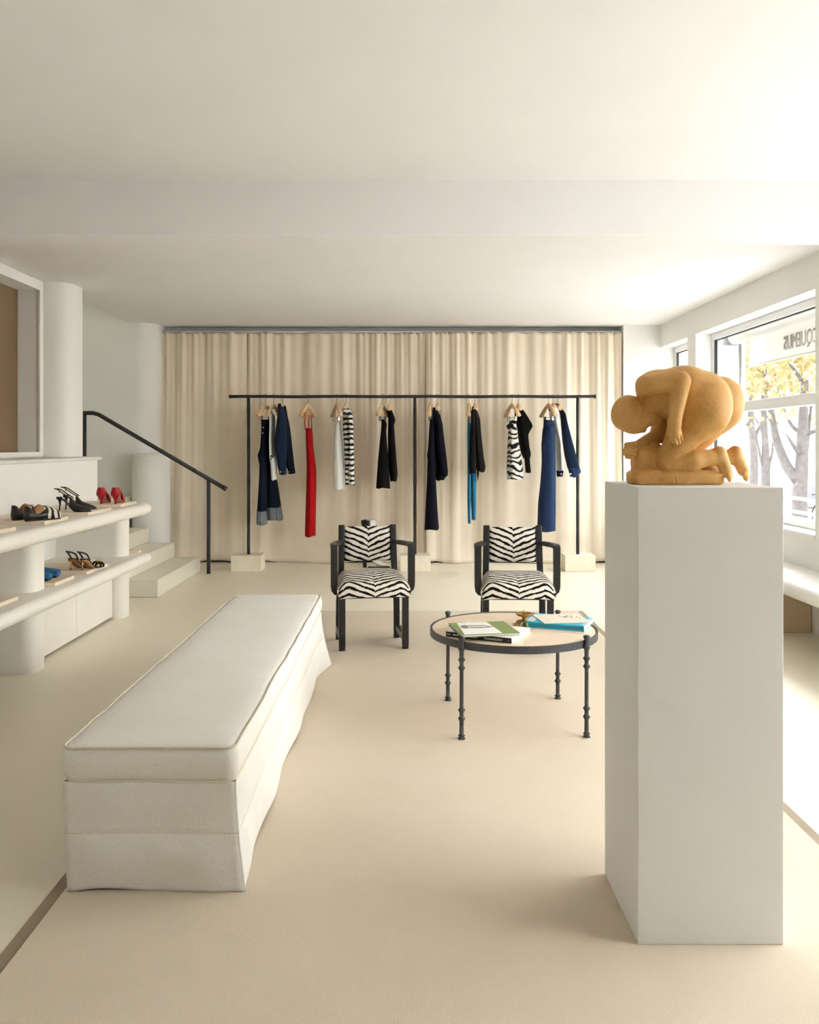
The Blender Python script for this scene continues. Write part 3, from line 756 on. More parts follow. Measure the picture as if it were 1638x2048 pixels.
for off, z in ((-.012, .318), (.0, .322), (.007, .34), (.011, .365), (.010, .39), (.005, .412), (-.006, .421), (-.02, .425), (-.06, .428)):
    rings.append(ring_rect(BX0 - off, BX1 + off, BY0 - off, BY1 + off, z, .035, fn=lambda p: wob(p, .006, 5, 3)))
for s in (.10, .17, .225, .246):
    rings.append(ring_rect(BX0 + s, BX1 - s, BY0 + s, BY1 - s, .430 + .004 * s, .001, fn=None))
MB().loft(rings).build('cushion', M['linen'], be, smooth=True)
def loop(off, z, r, nm):
    P = ring_rect(BX0 - off, BX1 + off, BY0 - off, BY1 + off, z, .035, fn=lambda p: wob(p, .006, 5, 3)); P.append(P[0])
    MB().tube(P, r, 6, cap=False).build(nm, M['piping'], be, smooth=True)
loop(.004, .4195, .0038, 'piping'); loop(.001, .3205, .004, 'piping')
# skirt: four loose panels hanging from the seam down to the carpet
def skirt(p0, p1, nrm, off0, off1, seed, lift):
    """one loose panel; off0 / off1 = how far the hem swings out at its two corners"""
    n, m = int(math.dist(p0, p1) / .022) + 8, 34; vs = []
    p0 = Vector(p0); p1 = Vector(p1); nr = Vector(nrm); o0 = Vector(off0 + (0,)); o1 = Vector(off1 + (0,)); Ls = (p1 - p0).length
    for i in range(m + 1):
        t = i / m; z = .320 * (1 - t) + .008 * t
        for j in range(n + 1):
            u = j / n; p = p0.lerp(p1, u); s = u * Ls
            edge = min(1, min(s, Ls - s) / .10); edge = edge * edge * (3 - 2 * edge)
            bul = .006 * math.sin(PI * min(t / .48, 1)) + (.014 * math.sin(PI * (t - .48) / .52) if t > .48 else 0)
            crease = .003 * t * math.sin(s * 11 + seed + 2 * t) + .010 * noise.noise(Vector((s * 2.4 + seed, t * 3.0, seed))) * (.25 + t)
            tuck = -.005 * math.exp(-((t - .48) / .02) ** 2)
            d = (bul + crease + .008 * t + tuck) * edge
            q = p + nr * d + (o0 * max(0, 1 - s / .30) ** 2 + o1 * max(0, 1 - (Ls - s) / .30) ** 2) * t ** 1.6
            zz = z + (lift * .014 * max(0, math.sin(s * 8 + seed)) * edge if t > .96 else 0)
            vs.append((q.x, q.y, zz))
    fs = [(i * (n + 1) + j, i * (n + 1) + j + 1, (i + 1) * (n + 1) + j + 1, (i + 1) * (n + 1) + j) for i in range(m) for j in range(n)]
    o = MB().add(vs, fs).build('skirt_panel', M['linen'], be, smooth=True)
    so = o.modifiers.new('thickness', 'SOLIDIFY'); so.thickness = .003; so.offset = -1
    row = int(.48 * m); line = [(Vector(vs[row * (n + 1) + j]) + nr * .002) for j in range(0, n + 1)]
    MB().tube(line, .0026, 5).build('seam', M['piping'], o, smooth=True)
cFR, cBR, cBL, cFL = (.030, -.012), (.060, .02), (-.02, .02), (.018, -.012)
skirt((BX0, BY0, 0), (BX1, BY0, 0), (0, -1, 0), cFL, cFR, 1.3, .6)
skirt((BX1, BY0, 0), (BX1, BY1, 0), (1, 0, 0), cFR, cBR, 4.1, .6)
skirt((BX1, BY1, 0), (BX0, BY1, 0), (0, 1, 0), cBR, cBL, 7.7, .6)
skirt((BX0, BY1, 0), (BX0, BY0, 0), (-1, 0, 0), cBL, cFL, 2.9, .6)

# ------------------------------------------------------------------ zebra armchairs
def bar(mb, pts, wx, wy):
    """rectangular section swept along pts in the x = const plane: wx wide, wy thick"""
    P = [Vector(p) for p in pts]; rings = []
    for i, p in enumerate(P):
        t = (P[min(i + 1, len(P) - 1)] - P[max(i - 1, 0)]).normalized()
        nn = Vector((1, 0, 0)).cross(t).normalized()
        rings.append([p + Vector((sx * wx / 2, 0, 0)) + nn * sy * wy / 2 for sx, sy in ((-1, -1), (1, -1), (1, 1), (-1, 1))])
    return mb.loft(rings)
def make_chair():
    e = empty('armchair', (0, 0, 0))
    # local frame: front = -y, origin on the floor in the middle of the four feet
    for s in (-1, 1):
        fx = s * .200; bxp = s * .172
        mb = MB().box(fx - .0205, fx + .0205, -.185, -.145, .018, .36).box(fx - .0205, fx + .0205, -.178, -.152, 0, .018)
        mb.build('leg', M['lacquer'], e, bevel=.006)
        P = [(bxp + s * .022, .165, 0), (bxp + s * .020, .165, .25), (bxp + s * .006, .172, .46), (bxp, .196, .755)]
        bar(MB(), P, .040, .034).build('back_leg', M['lacquer'], e, bevel=.005)
        sx = s * .198
        MB().box(sx - .016, sx + .016, -.150, .160, .048, .095).build('stretcher', M['lacquer'], e, bevel=.006)
        # arm: board from the back post forward, bent down into the arm post and curved in under the seat
        ax = s * .246
        top = [(bxp + s * .018, .175, .640), (s * .225, .06, .643), (ax, -.05, .648), (ax, -.096, .648)]
        bend = [(ax, -.108 - .014 * math.sin(a), .634 + .014 * math.cos(a)) for a in np.linspace(0.3, PI / 2, 5)]
        down = [(ax, -.122, .58), (ax, -.122, .46), (ax, -.119, .40)]
        curl = [(ax - s * .004, -.112, .378), (ax - s * .016, -.102, .362), (ax - s * .045, -.095, .355)]
        pts = top + bend + down + curl
        P = [Vector(p) for p in pts]; rings = []
        for i, p in enumerate(P):
            t = (P[min(i + 1, len(P) - 1)] - P[max(i - 1, 0)]).normalized()
            side = Vector((1, 0, 0)); side = (side - t * side.dot(t)).normalized(); nn = side.cross(t).normalized()
            wd = .0215; th = .0125
            rings.append([p + side * a * wd + nn * b * th for a, b in ((-1, -1), (1, -1), (1, 1), (-1, 1))])
        MB().loft(rings).build('arm', M['lacquer'], e, bevel=.004)
    # backrest pad
    mb = MB(); n, m = 22, 16; vs = []; uv = []
    for side in (0, 1):
        for i in range(m + 1):
            for j in range(n + 1):
                u = -1 + 2 * j / n; v = i / m
                z = .515 + .228 * v; y = .178 + .018 * v
                rim = (1 - abs(u) ** 6) * (1 - abs(2 * v - 1) ** 8)
                d = (-.004 - .020 * rim) if side == 0 else (.008 + .010 * rim)
                vs.append((u * .155, y + d, z)); uv.append((.5 + u * .155, z))
    N = (n + 1) * (m + 1)
    fs = [(i * (n + 1) + j, i * (n + 1) + j + 1, (i + 1) * (n + 1) + j + 1, (i + 1) * (n + 1) + j) for i in range(m) for j in range(n)]
    fs += [tuple(N + k for k in reversed(f)) for f in fs]
    for j in range(n):
        fs.append((j, N + j, N + j + 1, j + 1)); k = m * (n + 1) + j; fs.append((k, k + 1, N + k + 1, N + k))
    for i in range(m):
        k = i * (n + 1); fs.append((k, k + n + 1, N + k + n + 1, N + k)); k += n; fs.append((k, N + k, N + k + n + 1, k + n + 1))
    mb.add(vs, fs); mb.uv = uv; mb.build('backrest', M['zebra'], e, smooth=True)
    # sprung seat: profile from the back, over the crown, down the front apron
    mb = MB(); prof = []
    for t in np.linspace(0, 1, 14): prof.append((.195 - .365 * t, .438 + .040 * math.sin(PI * (.12 + .80 * t)) - .012 * t))
    y0, z0 = prof[-1]
    for a in np.linspace(.2, PI / 2, 6): prof.append((y0 - .042 * math.sin(a), z0 - .042 * (1 - math.cos(a))))
    y1, z1 = prof[-1]
    for t in np.linspace(.2, 1, 5): prof.append((y1 + .004 * t, z1 - (z1 - .338) * t))
    arc = [0]
    for i in range(1, len(prof)): arc.append(arc[-1] + math.dist(prof[i], prof[i - 1]))
    n = 32; vs = []; uv = []
    for i, (y, z) in enumerate(prof):
        hw = .198 + (.232 - .198) * min(1, (.195 - y) / .33)
        if z < .40 and y < -.1: hw -= .012 * (.40 - z) / .06
        for j in range(n + 1):
            u = -1 + 2 * j / n; au = abs(u)
            dz = -.050 * max(0, (au - .72) / .28) ** 2.2 if y > y1 - .001 and i < 19 else -.012 * au ** 4
            dy = .018 * au ** 3 if i >= 13 else 0
            vs.append((u * hw * (1 if au < .999 else 1.0), y + dy, z + dz)); uv.append((.5 + u * hw, 1.0 - arc[i]))
    fs = [(i * (n + 1) + j, (i + 1) * (n + 1) + j, (i + 1) * (n + 1) + j + 1, i * (n + 1) + j + 1) for i in range(len(prof) - 1) for j in range(n)]
    base = len(vs)      # side aprons down to the frame
    for sgn, col in ((-1, 0), (1, n)):
        b0 = len(vs)
        for i in range(len(prof)):
            p = vs[i * (n + 1) + col]
            vs.append((p[0] * .985, p[1], min(p[2], .345))); uv.append((uv[i * (n + 1) + col][0] + sgn * (p[2] - .34), uv[i * (n + 1) + col][1]))
        for i in range(len(prof) - 1):
            a, b, c, d = i * (n + 1) + col, (i + 1) * (n + 1) + col, b0 + i + 1, b0 + i
            fs.append((a, b, c, d) if sgn < 0 else (d, c, b, a))
    mb.add(vs, fs); mb.uv = uv; mb.build('seat', M['zebra'], e, smooth=True)
    MB().box(-.19, .19, -.17, .18, .325, .39).build('seat_frame', M['lacquer'], e)
    return e
ch = make_chair()
def put_chair(o, x, y, yaw, label):
    o.location = (x, y, .007); o.rotation_euler = (0, 0, yaw); tag(o, label, 'chair', 'pair of zebra armchairs')
ch2 = copy_tree(ch)
put_chair(ch, -.228, 5.66, math.radians(9), 'zebra striped armchair with black frame nearest the slipcovered bench')
put_chair(ch2, .700, 5.60, math.radians(-1.5), 'zebra striped armchair with black frame behind the round table')

# ------------------------------------------------------------------ round table
TX, TY, TZ = .507, 4.14, .429
tb = empty('coffee_table', (TX, TY, 0), 'round stone-topped coffee table with black iron rim and knobbed legs', 'table')
MB().lathe([(.30, TZ - .022), (.383, TZ - .022), (.384, TZ - .003), (.381, TZ)], TX, TY, 72).build('table_top', M['tabletop'], tb, angle=40)
MB().loft([[(TX + r * math.cos(2 * PI * k / 72), TY + r * math.sin(2 * PI * k / 72), z) for k in range(72)] for r, z in ((.384, TZ - .030), (.393, TZ - .030), (.393, TZ + .003), (.386, TZ + .003), (.3845, TZ - .004))], False, False).build('rim', M['iron_g'], tb, angle=40)
lp = [(.0165, 0), (.0165, .004), (.010, .010), (.0160, .015), (.010, .022), (.0095, .078), (.0165, .090), (.0095, .100), (.0095, .116), (.0165, .127), (.0092, .137),
      (.0088, .30), (.0165, .312), (.0092, .322), (.0092, .337), (.0165, .347), (.0095, .357), (.0105, .385), (.0160, .396), (.0105, .405), (.0105, .434), (.0155, .440), (.0150, .446), (.006, .450)]
for x, y in ((.2385, 3.83), (.7986, 3.86), (.214, 4.41), (.776, 4.45)):
    d = Vector((x - TX, y - TY)); d = d.normalized() * .402
    MB().lathe(lp, TX + d.x, TY + d.y, 16).build('leg', M['iron_g'], tb, smooth=True).location = (0, 0, .007)

# ---- books
PLACE = []
def book(name, label, cx, cy, z, wdt, dep, h, yaw, cover, spine=None, hard=.003):
    """origin corner frame: u along the spine (front edge), v towards the fore-edge"""
    e = empty(name, (0, 0, 0), label, 'book', 'books on the round table')
    MB().box(-wdt / 2 + .004, wdt / 2 - .003, -dep / 2 + .003, dep / 2 - .003, hard, h - hard).build('pages', M['pages'], e)
    MB().box(-wdt / 2, wdt / 2, -dep / 2, dep / 2, 0, hard).build('back_cover', cover, e, bevel=.0008)
    MB().box(-wdt / 2, wdt / 2, -dep / 2, dep / 2, h - hard, h).build('front_cover', cover, e, bevel=.0008)
    if spine: MB().box(-wdt / 2, wdt / 2, -dep / 2 - .002, -dep / 2 + .003, 0, h).build('spine', spine, e, bevel=.0008)
    PLACE.append((e, (cx, cy, z), yaw)); return e
def text_mesh(s, size, mat, parent, loc, rot, name='lettering', sx=1.0, ext=.0004):
    cu = bpy.data.curves.new(name, 'FONT'); cu.body = s; cu.size = size; cu.extrude = ext; cu.align_x = 'CENTER'; cu.align_y = 'CENTER'
    o = bpy.data.objects.new(name, cu); COL.objects.link(o); dg = bpy.context.evaluated_depsgraph_get()
    me = bpy.data.meshes.new_from_object(o.evaluated_get(dg)); bpy.data.objects.remove(o); bpy.data.curves.remove(cu)
    me.name = name; me.materials.clear(); me.materials.append(mat)
    q = bpy.data.objects.new(name, me); COL.objects.link(q); q.parent = parent
    q.location = loc; q.rotation_euler = rot; q.scale = (sx, 1, 1); return q
zb = TZ
b1 = book('book', 'white book with a black lettered spine under the olive book', .378, 4.0, zb, .313, .25, .023, math.radians(-27), M['paper'], M['black'])
sp = -.125 - .0026
for s, sz, ux, in (('ALEXEY BRODOVITCH', .0115, .072), ('ASTONISH ME', .0115, -.028), ('5', .010, .142)):
    text_mesh(s, sz, M['paper'], b1, (ux, sp, .0115), (PI / 2, PI, 0), sx=.72, ext=.0003)
for k in range(3): MB().lathe([(.0035, 0), (.0035, .0012)], seg=10).rot(PI / 2, 'X').move((-.098 - .010 * k, sp + .0006, .0115)).build('spine_mark', M['paper'], b1)
text_mesh('Steidl', .009, M['paper'], b1, (-.142, sp, .0115), (PI / 2, PI, 0), sx=.8, ext=.0003)
for k, (x, y, wd) in enumerate(((.06, -.02, .05), (.09, .03, .03), (.04, .06, .04))):
    MB().box(x - wd / 2, x + wd / 2, y - .001, y + .001, .023, .0233).build('cover_line', M['print_grey'], b1)
b2 = book('book', 'thin olive green book with a pale printed sheet, lying on the white book', .352, 3.985, zb + .0232, .268, .262, .011, math.radians(10), M['olive'], hard=.002)
MB().add([(-.118, -.125, .0111), (.055, -.125, .0111), (.048, .125, .0111), (-.095, .125, .0111), (-.118, -.125, .0114), (.055, -.125, .0114), (.048, .125, .0114), (-.095, .125, .0114)],
         [(3, 2, 1, 0), (4, 5, 6, 7), (0, 1, 5, 4), (1, 2, 6, 5), (2, 3, 7, 6), (3, 0, 4, 7)]).build('printed_sheet', M['paper'], b2)
def blob(parent, name, mat, cx, cy, z, rx, ry, yaw=0, seg=20, h=.0003):
    P = [(cx + rx * math.cos(a) * math.cos(yaw) - ry * math.sin(a) * math.sin(yaw), cy + rx * math.cos(a) * math.sin(yaw) + ry * math.sin(a) * math.cos(yaw)) for a in np.linspace(0, 2 * PI, seg + 1)[:-1]]
    return MB().prism(P, z, z + h).build(name, mat, parent)
blob(b2, 'drawing', M['print_grey'], -.03, .025, .0114, .075, .030, -.06)
blob(b2, 'drawing', M['sketch'], -.080, .03, .0118, .018, .036, -.2)
blob(b2, 'drawing', M['sketch'], -.03, .002, .0118, .064, .009, -.06)
blob(b2, 'drawing', M['sketch'], -.03, .050, .0118, .060, .007, -.08)
blob(b2, 'drawing', M['sketch'], .035, .016, .0118, .022, .009, -.3)
b3 = book('book', 'thick turquoise hardback book under the cream booklet', .735, 4.215, zb, .292, .225, .027, math.radians(-23), M['cyan'], M['cyan'])
MB().box(.132, .142, -.095, .10, .0270, .0273).build('cover_panel', M['print_grey'], b3)
MB().box(-.135, -.10, -.10, .09, .0270, .0273).build('cover_panel', M['print_grey'], b3)
MB().box(-.142, .142, -.1145, -.1138, .006, .021).build('page_edge', M['pages'], b3)
for o, l_, yw_ in PLACE: o.location = l_; o.rotation_euler = (0, 0, yw_)
b4 = empty('booklet', (0, 0, 0), 'cream booklet with scattered black marks on the turquoise book', 'booklet', 'books on the round table')
MB().box(-.113, .113, -.105, .105, 0, .003).build('cover', M['card'], b4, bevel=.0006)
for (x, y, rx, ry, yw) in ((.03, .035, .009, .006, .4), (.045, .05, .010, .005, -.4), (.06, .03, .006, .008, .2), (.012, .03, .006, .004, 0), (.02, .008, .005, .004, .6), (.07, .065, .006, .004, .3), (.085, .02, .005, .006, .8), (.055, .0, .006, .004, .1), (.038, .02, .004, .008, .9), (.09, -.01, .004, .005, 0), (.005, .05, .004, .006, .2)):
    blob(b4, 'ink_mark', M['black'], x, y, .003, rx, ry, yw, 9)
for k in range(2): MB().box(-.085 + .012 * k, -.081 + .012 * k, -.07, .0 - .02 * k, .003, .0033).build('title_line', M['print_grey'], b4)
b4.location = (.748, 4.222, zb + .0276); b4.rotation_euler = (0, 0, math.radians(7))

# ---- brass pricket candle holder
ca = empty('candle_holder', (.566, 4.19, TZ), 'brass candle holder with spike and leaf feet between the books', 'candle holder')
def clathe(nm, prof, seg=28): MB().lathe(prof, .566, 4.19, seg).move((0, 0, TZ)).build(nm, M['brass'], ca, smooth=True)
clathe('dish', [(.006, .044), (.018, .045), (.032, .049), (.040, .055), (.042, .060), (.0405, .061), (.031, .054), (.008, .050), (.004, .052)])
clathe('spike', [(.0042, .050), (.003, .062), (.0006, .083)], 10)
clathe('stem', [(.030, .014), (.026, .024), (.014, .030), (.009, .034), (.013, .040), (.018, .045)], 20)
for k in range(8):
    a = 2 * PI * k / 8 + .2; dx, dy = math.cos(a), math.sin(a)
    P = [(.566 + dx * r, 4.19 + dy * r, TZ + z) for r, z in ((.018, .024), (.032, .020), (.041, .011), (.047, .0045), (.054, .0048), (.058, .008))]
    MB().tube(catmull(P, 3), list(np.interp(np.linspace(0, 1, 16), [0, .3, .6, 1], [.0075, .008, .0055, .0028])), 8, .6).build('leaf_foot', M['brass'], ca, smooth=True)

# ------------------------------------------------------------------ kneeling stone figure
def surface_nets(Fv, org, h):
    s = Fv < 0; nx, ny, nz = Fv.shape
    c = [s[i:nx - 1 + i, j:ny - 1 + j, k:nz - 1 + k] for i in (0, 1) for j in (0, 1) for k in (0, 1)]
    cnt = sum(a.astype(np.int8) for a in c); act = (cnt > 0) & (cnt < 8)
    I, J, K = np.nonzero(act); pos = np.zeros((len(I), 3)); num = np.zeros(len(I))
    cor = [(i, j, k) for i in (0, 1) for j in (0, 1) for k in (0, 1)]
    for a in range(8):
        for b in range(a + 1, 8):
            d = [cor[b][q] - cor[a][q] for q in range(3)]
            if sum(abs(x) for x in d) != 1: continue
            fa = Fv[I + cor[a][0], J + cor[a][1], K + cor[a][2]]; fb = Fv[I + cor[b][0], J + cor[b][1], K + cor[b][2]]
            m = (fa < 0) != (fb < 0); t = np.where(m, fa / np.where(m, fa - fb, 1), 0)
            for q in range(3): pos[:, q] += np.where(m, cor[a][q] + d[q] * t, 0)
            num += m
    pos = pos / num[:, None] + np.stack([I, J, K], 1)
    idx = -np.ones(act.shape, np.int64); idx[I, J, K] = np.arange(len(I)); faces = []
    for ax in range(3):
        sl0 = [slice(None)] * 3; sl1 = [slice(None)] * 3; sl0[ax] = slice(0, -1); sl1[ax] = slice(1, None)
        ch_ = s[tuple(sl0)] != s[tuple(sl1)]; e = np.array(np.nonzero(ch_)).T
        o1, o2 = [q for q in range(3) if q != ax]
        ok = (e[:, o1] > 0) & (e[:, o2] > 0) & (e[:, o1] < act.shape[o1]) & (e[:, o2] < act.shape[o2]); e = e[ok]
        def g(d1, d2):
            q = e.copy(); q[:, o1] -= d1; q[:, o2] -= d2; return idx[q[:, 0], q[:, 1], q[:, 2]]
        Q = np.stack([g(1, 1), g(0, 1), g(0, 0), g(1, 0)], 1)
        flip = s[e[:, 0], e[:, 1], e[:, 2]]
        if ax == 1: flip = ~flip
        Q[~flip] = Q[~flip][:, ::-1]; faces.append(Q)
    return pos * h + np.array(org), np.vstack(faces)

def smin(a, b, k):
    hh = np.clip(.5 + .5 * (b - a) / k, 0, 1); return b + (a - b) * hh - k * hh * (1 - hh)

def build_figure():
    h = 1.1; SP = 2.44 / F; Y0 = 2.443
    xs = np.arange(1214, 1530, h, dtype=np.float32); ds = np.arange(-92, 92, h, dtype=np.float32); ys = np.arange(720, 982, h, dtype=np.float32)
    shp = (len(xs), len(ds), len(ys)); org = (xs[0], ds[0], ys[0])
    def cv(p):      # a point read off the photograph at depth p[2] -> figure coordinates
        k = 1 + p[2] * SP / Y0
        return (VX + (p[0] - VX) * k, VY + (p[1] - VY) * k, p[2])
    def sub(lo, hi):
        sl = []
        for q, (a, b) in enumerate(zip(lo, hi)):
            sl.append(slice(max(0, int((a - org[q]) / h)), min(shp[q], int((b - org[q]) / h) + 2)))
        return tuple(sl)
    class Field:
        def __init__(self): self.a = np.full(shp, 60.0, np.float32)
        def put(self, lo, hi, fn, k):
            m = k + 4; sl = sub([v - m for v in lo], [v + m for v in hi])
            X = xs[sl[0]][:, None, None]; D = ds[sl[1]][None, :, None]; Y = ys[sl[2]][None, None, :]
            v = fn(X, Y, D); self.a[sl] = smin(self.a[sl], v, k) if k > 0 else np.minimum(self.a[sl], v); return self
        def cone(self, a, ra, b, rb, k=4):
            a = cv(a); b = cv(b); ax = [b[i] - a[i] for i in range(3)]; L2 = sum(v * v for v in ax)
            def fn(X, Y, D):
                P = (X, Y, D); t = np.clip(sum((P[i] - a[i]) * ax[i] for i in range(3)) / L2, 0, 1)
                return np.sqrt(sum((P[i] - a[i] - ax[i] * t) ** 2 for i in range(3))) - (ra + (rb - ra) * t)
            r = max(ra, rb); q = lambda f: (f(a[0], b[0]), f(a[2], b[2]), f(a[1], b[1]))
            return self.put([v - r for v in q(min)], [v + r for v in q(max)], fn, k)
        def ell(self, c, r, ang=0.0, k=4):
            c = cv(c); ca_, sa = math.cos(ang), math.sin(ang); R_ = max(r)
            def fn(X, Y, D):
                x = X - c[0]; y = Y - c[1]; z = D - c[2]; u = x * ca_ + y * sa; v = -x * sa + y * ca_
                return (np.sqrt((u / r[0]) ** 2 + (v / r[1]) ** 2 + (z / r[2]) ** 2) - 1) * min(r)
            return self.put([c[0] - R_, c[2] - R_, c[1] - R_], [c[0] + R_, c[2] + R_, c[1] + R_], fn, k)
        def rbox(self, c, hs, r, k=4):
            def fn(X, Y, D):
                P = (X, Y, D); q = [np.abs(P[i] - c[i]) - (hs[i] - r) for i in range(3)]
                o = np.sqrt(sum(np.maximum(v, 0) ** 2 for v in q)); return o + np.minimum(np.maximum(np.maximum(q[0], q[1]), q[2]), 0) - r
            return self.put([c[0] - hs[0], c[2] - hs[2], c[1] - hs[1]], [c[0] + hs[0], c[2] + hs[2], c[1] + hs[1]], fn, k)
        def join(self, o, k): self.a = smin(self.a, o.a, k); return self
    # torso: chest, waist, pelvis
    B = Field()
    B.cone((1320, 783, 0), 40, (1366, 790, 0), 56, 4).cone((1366, 790, 0), 56, (1404, 797, 0), 54, 12)
    B.ell((1318, 777, 0), (44, 33, 54), .1, 14)
    near = Field(); near.ell((1409, 815, -26), (54, 58, 42), .5, 4).cone((1404, 828, -26), 46, (1331, 922, -26), 19, 18)
    far = Field(); far.ell((1437, 806, 28), (50, 54, 40), .5, 4).cone((1434, 820, 28), 46, (1352, 928, 26), 19, 18)
    far.join(near, 1.2)
    B.join(far, 7)
    # neck and head
    B.cone((1312, 798, -4), 27, (1284, 819, -6), 23, 12)
    H = Field()
    H.ell((1262, 830, -8), (36, 37, 33), .5).cone((1272, 838, -8), 28, (1298, 835, -8), 18.5, 10)
    H.cone((1274, 847, -8), 20, (1283, 855, -8), 9, 8).ell((1287, 862, -8), (6, 4.5, 5), .4, 4).ell((1300, 848, -8), (6, 5, 8), 0, 5)
    H.ell((1270, 864, -8), (9, 4, 15), 0, 5)
    hair = Field(); hair.ell((1252, 826, -8), (28, 35.5, 34.5), .35); H.join(hair, 1.5)
    H.ell((1281, 820, -38), (4.5, 7.5, 4), .5, 2.5)
    B.join(H, 3)
    # near arm: upper arm level, elbow up, forearm hanging to the thigh
    A = Field()
    A.cone((1294, 772, -46), 22, (1360, 762, -64), 19).cone((1361, 766, -64), 20, (1350, 846, -72), 12, 5).cone((1349, 848, -72), 12.5, (1350, 866, -70), 12, 6)
    G = Field()
    for a, b, r0 in (((1341, 864, -74), (1347, 885, -67), 4.3), ((1347.5, 868, -76), (1353, 889, -67), 4.5), ((1354, 868, -76), (1359, 887, -66), 4.4), ((1360, 864, -74), (1364, 881, -65), 4.0), ((1340, 854, -72), (1335, 872, -66), 4.4)):
        G.cone(a, r0, b, r0 * .8, .8)
    A.join(G, 2.2); B.join(A, 3)
    # far arm reaching to the fist on the block
    Q = Field()
    Q.cone((1334, 795, 42), 21, (1320, 864, 34), 18).cone((1318, 872, 32), 16, (1272, 897, -6), 11.5, 6).ell((1260, 904, -16), (12.5, 13.5, 13), 0, 5)
    G = Field()
    for k in range(4):
        y = 896 + 6.4 * k; G.cone(((1252, 1249, 1250, 1254)[k], y, -21), 4.0, ((1269, 1271, 1269, 1264)[k], y + 2.0, -28), 3.4, .5)
    G.cone((1253, 891, -16), 4.6, (1271, 888, -24), 4.2, .8)
    Q.join(G, 2.0); Q.cone((1322, 862, 30), 17, (1346, 884, 22), 18, 6); B.join(Q, 4)
    # shins and feet
    S = Field()
    S.cone((1334, 926, -28), 18, (1386, 921, -30), 21).cone((1386, 921, -30), 21, (1432, 916, -28), 15, 6).cone((1440, 907, -28), 13.5, (1454, 946, -28), 12, 8)
    for k in range(5): S.ell((1459 + .8 * k, 957 - 1.6 * k, -40 + 5.4 * k), (5.5, 9, 3.0), -.3, .8)
    S2 = Field()
    S2.cone((1356, 927, 26), 19, (1466, 916, 28), 15).cone((1471, 906, 28), 13.5, (1487, 942, 30), 12, 8)
    for k in range(5): S2.ell((1492 + .6 * k, 956 - 1.2 * k, 19 + 5.4 * k), (5.5, 9.5, 3.0), -.3, .8)
    B.join(S, 3).join(S2, 4)
    # uncarved block: front rock and base roll
    K = Field()
    K.rbox((1301, 930, 4), (34, 33, 30), 14).cone((1276, 953, -26), 14, (1424, 955, -26), 13, 5).rbox((1350, 958, 4), (88, 13, 42), 9, 5).cone((1360, 944, 0), 14, (1436, 944, 4), 13, 6)
    K.cone((1306, 906, 8), 22, (1326, 930, 18), 26, 10).cone((1284, 912, -4), 16, (1290, 940, -4), 18, 8)
    X = xs[:, None, None]; D = ds[None, :, None]; Y = ys[None, None, :]
    K.a += (1.1 * np.sin(X * .13 + Y * .11) * np.sin(Y * .17 + D * .12)).astype(np.float32)
    K.a += (1.4 * np.exp(-((X - (1338 + .25 * (Y - 955))) / 1.4) ** 2)).astype(np.float32)
    B.join(K, 3)
    Bf = np.maximum(B.a, (Y - 969.5))                     # flat underside
    v, f = surface_nets(Bf, org, h)
    W = np.empty_like(v)
    W[:, 0] = (v[:, 0] - VX) * SP; W[:, 1] = Y0 + v[:, 1] * SP; W[:, 2] = 1.1885 + (969.5 - v[:, 2]) * SP
    o = MB().add(W.tolist(), f[:, ::-1].tolist()).build('stone_figure', M['sculpt'], smooth=True)
    sm = o.modifiers.new('polish', 'SMOOTH'); sm.iterations = 2; sm.factor = .5
    return tag(o, 'ochre stone sculpture of a kneeling bowed nude figure', 'sculpture')
build_figure()

# ------------------------------------------------------------------ shoes
def foot_curve(hh, L):
    """sole line of a heeled shoe: heel at x = 0, toe at x = L"""
    def f(t):
        if t < .12: return hh
        if t > .62: return .004
        q = (t - .12) / .5; return .004 + (hh - .004) * (1 - q * q * (3 - 2 * q))
    return f
def sole_w(t, w=.034, pointed=False):
    heel = .024 * math.sqrt(max(0, 1 - max(0, (.12 - t) / .12) ** 2))
    mid = .018 + (w - .018) * max(0, min(1, (t - .2) / .45)) ** 1.3
    base = max(heel, mid) if t > .12 else heel
    if t > .7:
        q = (t - .7) / .3; base *= (1 - q ** (1.25 if pointed else 3.2)) if q < 1 else 0
    return max(base, .0015)
def strip(mb, ts, lo, hi, wd, f, L, seg=16, open_top=False):
    """half-shell upper between the sole and height hi(t)"""
    rings = []
    for t in ts:
        z0 = f(t) + lo; w_ = wd(t); hgt = hi(t)
        rings.append([(t * L, w_ * math.cos(a), z0 + hgt * math.sin(a) ** .8) for a in np.linspace(0, PI, seg)])
    return mb.loft(rings, False, False, closed=False)
def solidify(o, th): m = o.modifiers.new('thickness', 'SOLIDIFY'); m.thickness = th; m.offset = 0; return o
def sole_mesh(f, L, wd, th=.005):
    rings = []
    for t in np.linspace(0, 1, 26):
        z = f(t); w_ = wd(t)
        rings.append([(t * L, -w_, z), (t * L, w_, z), (t * L, w_ * .96, z - th * .9 if z > th else 0.0), (t * L, -w_ * .96, z - th * .9 if z > th else 0.0)])
    return MB().loft(rings)

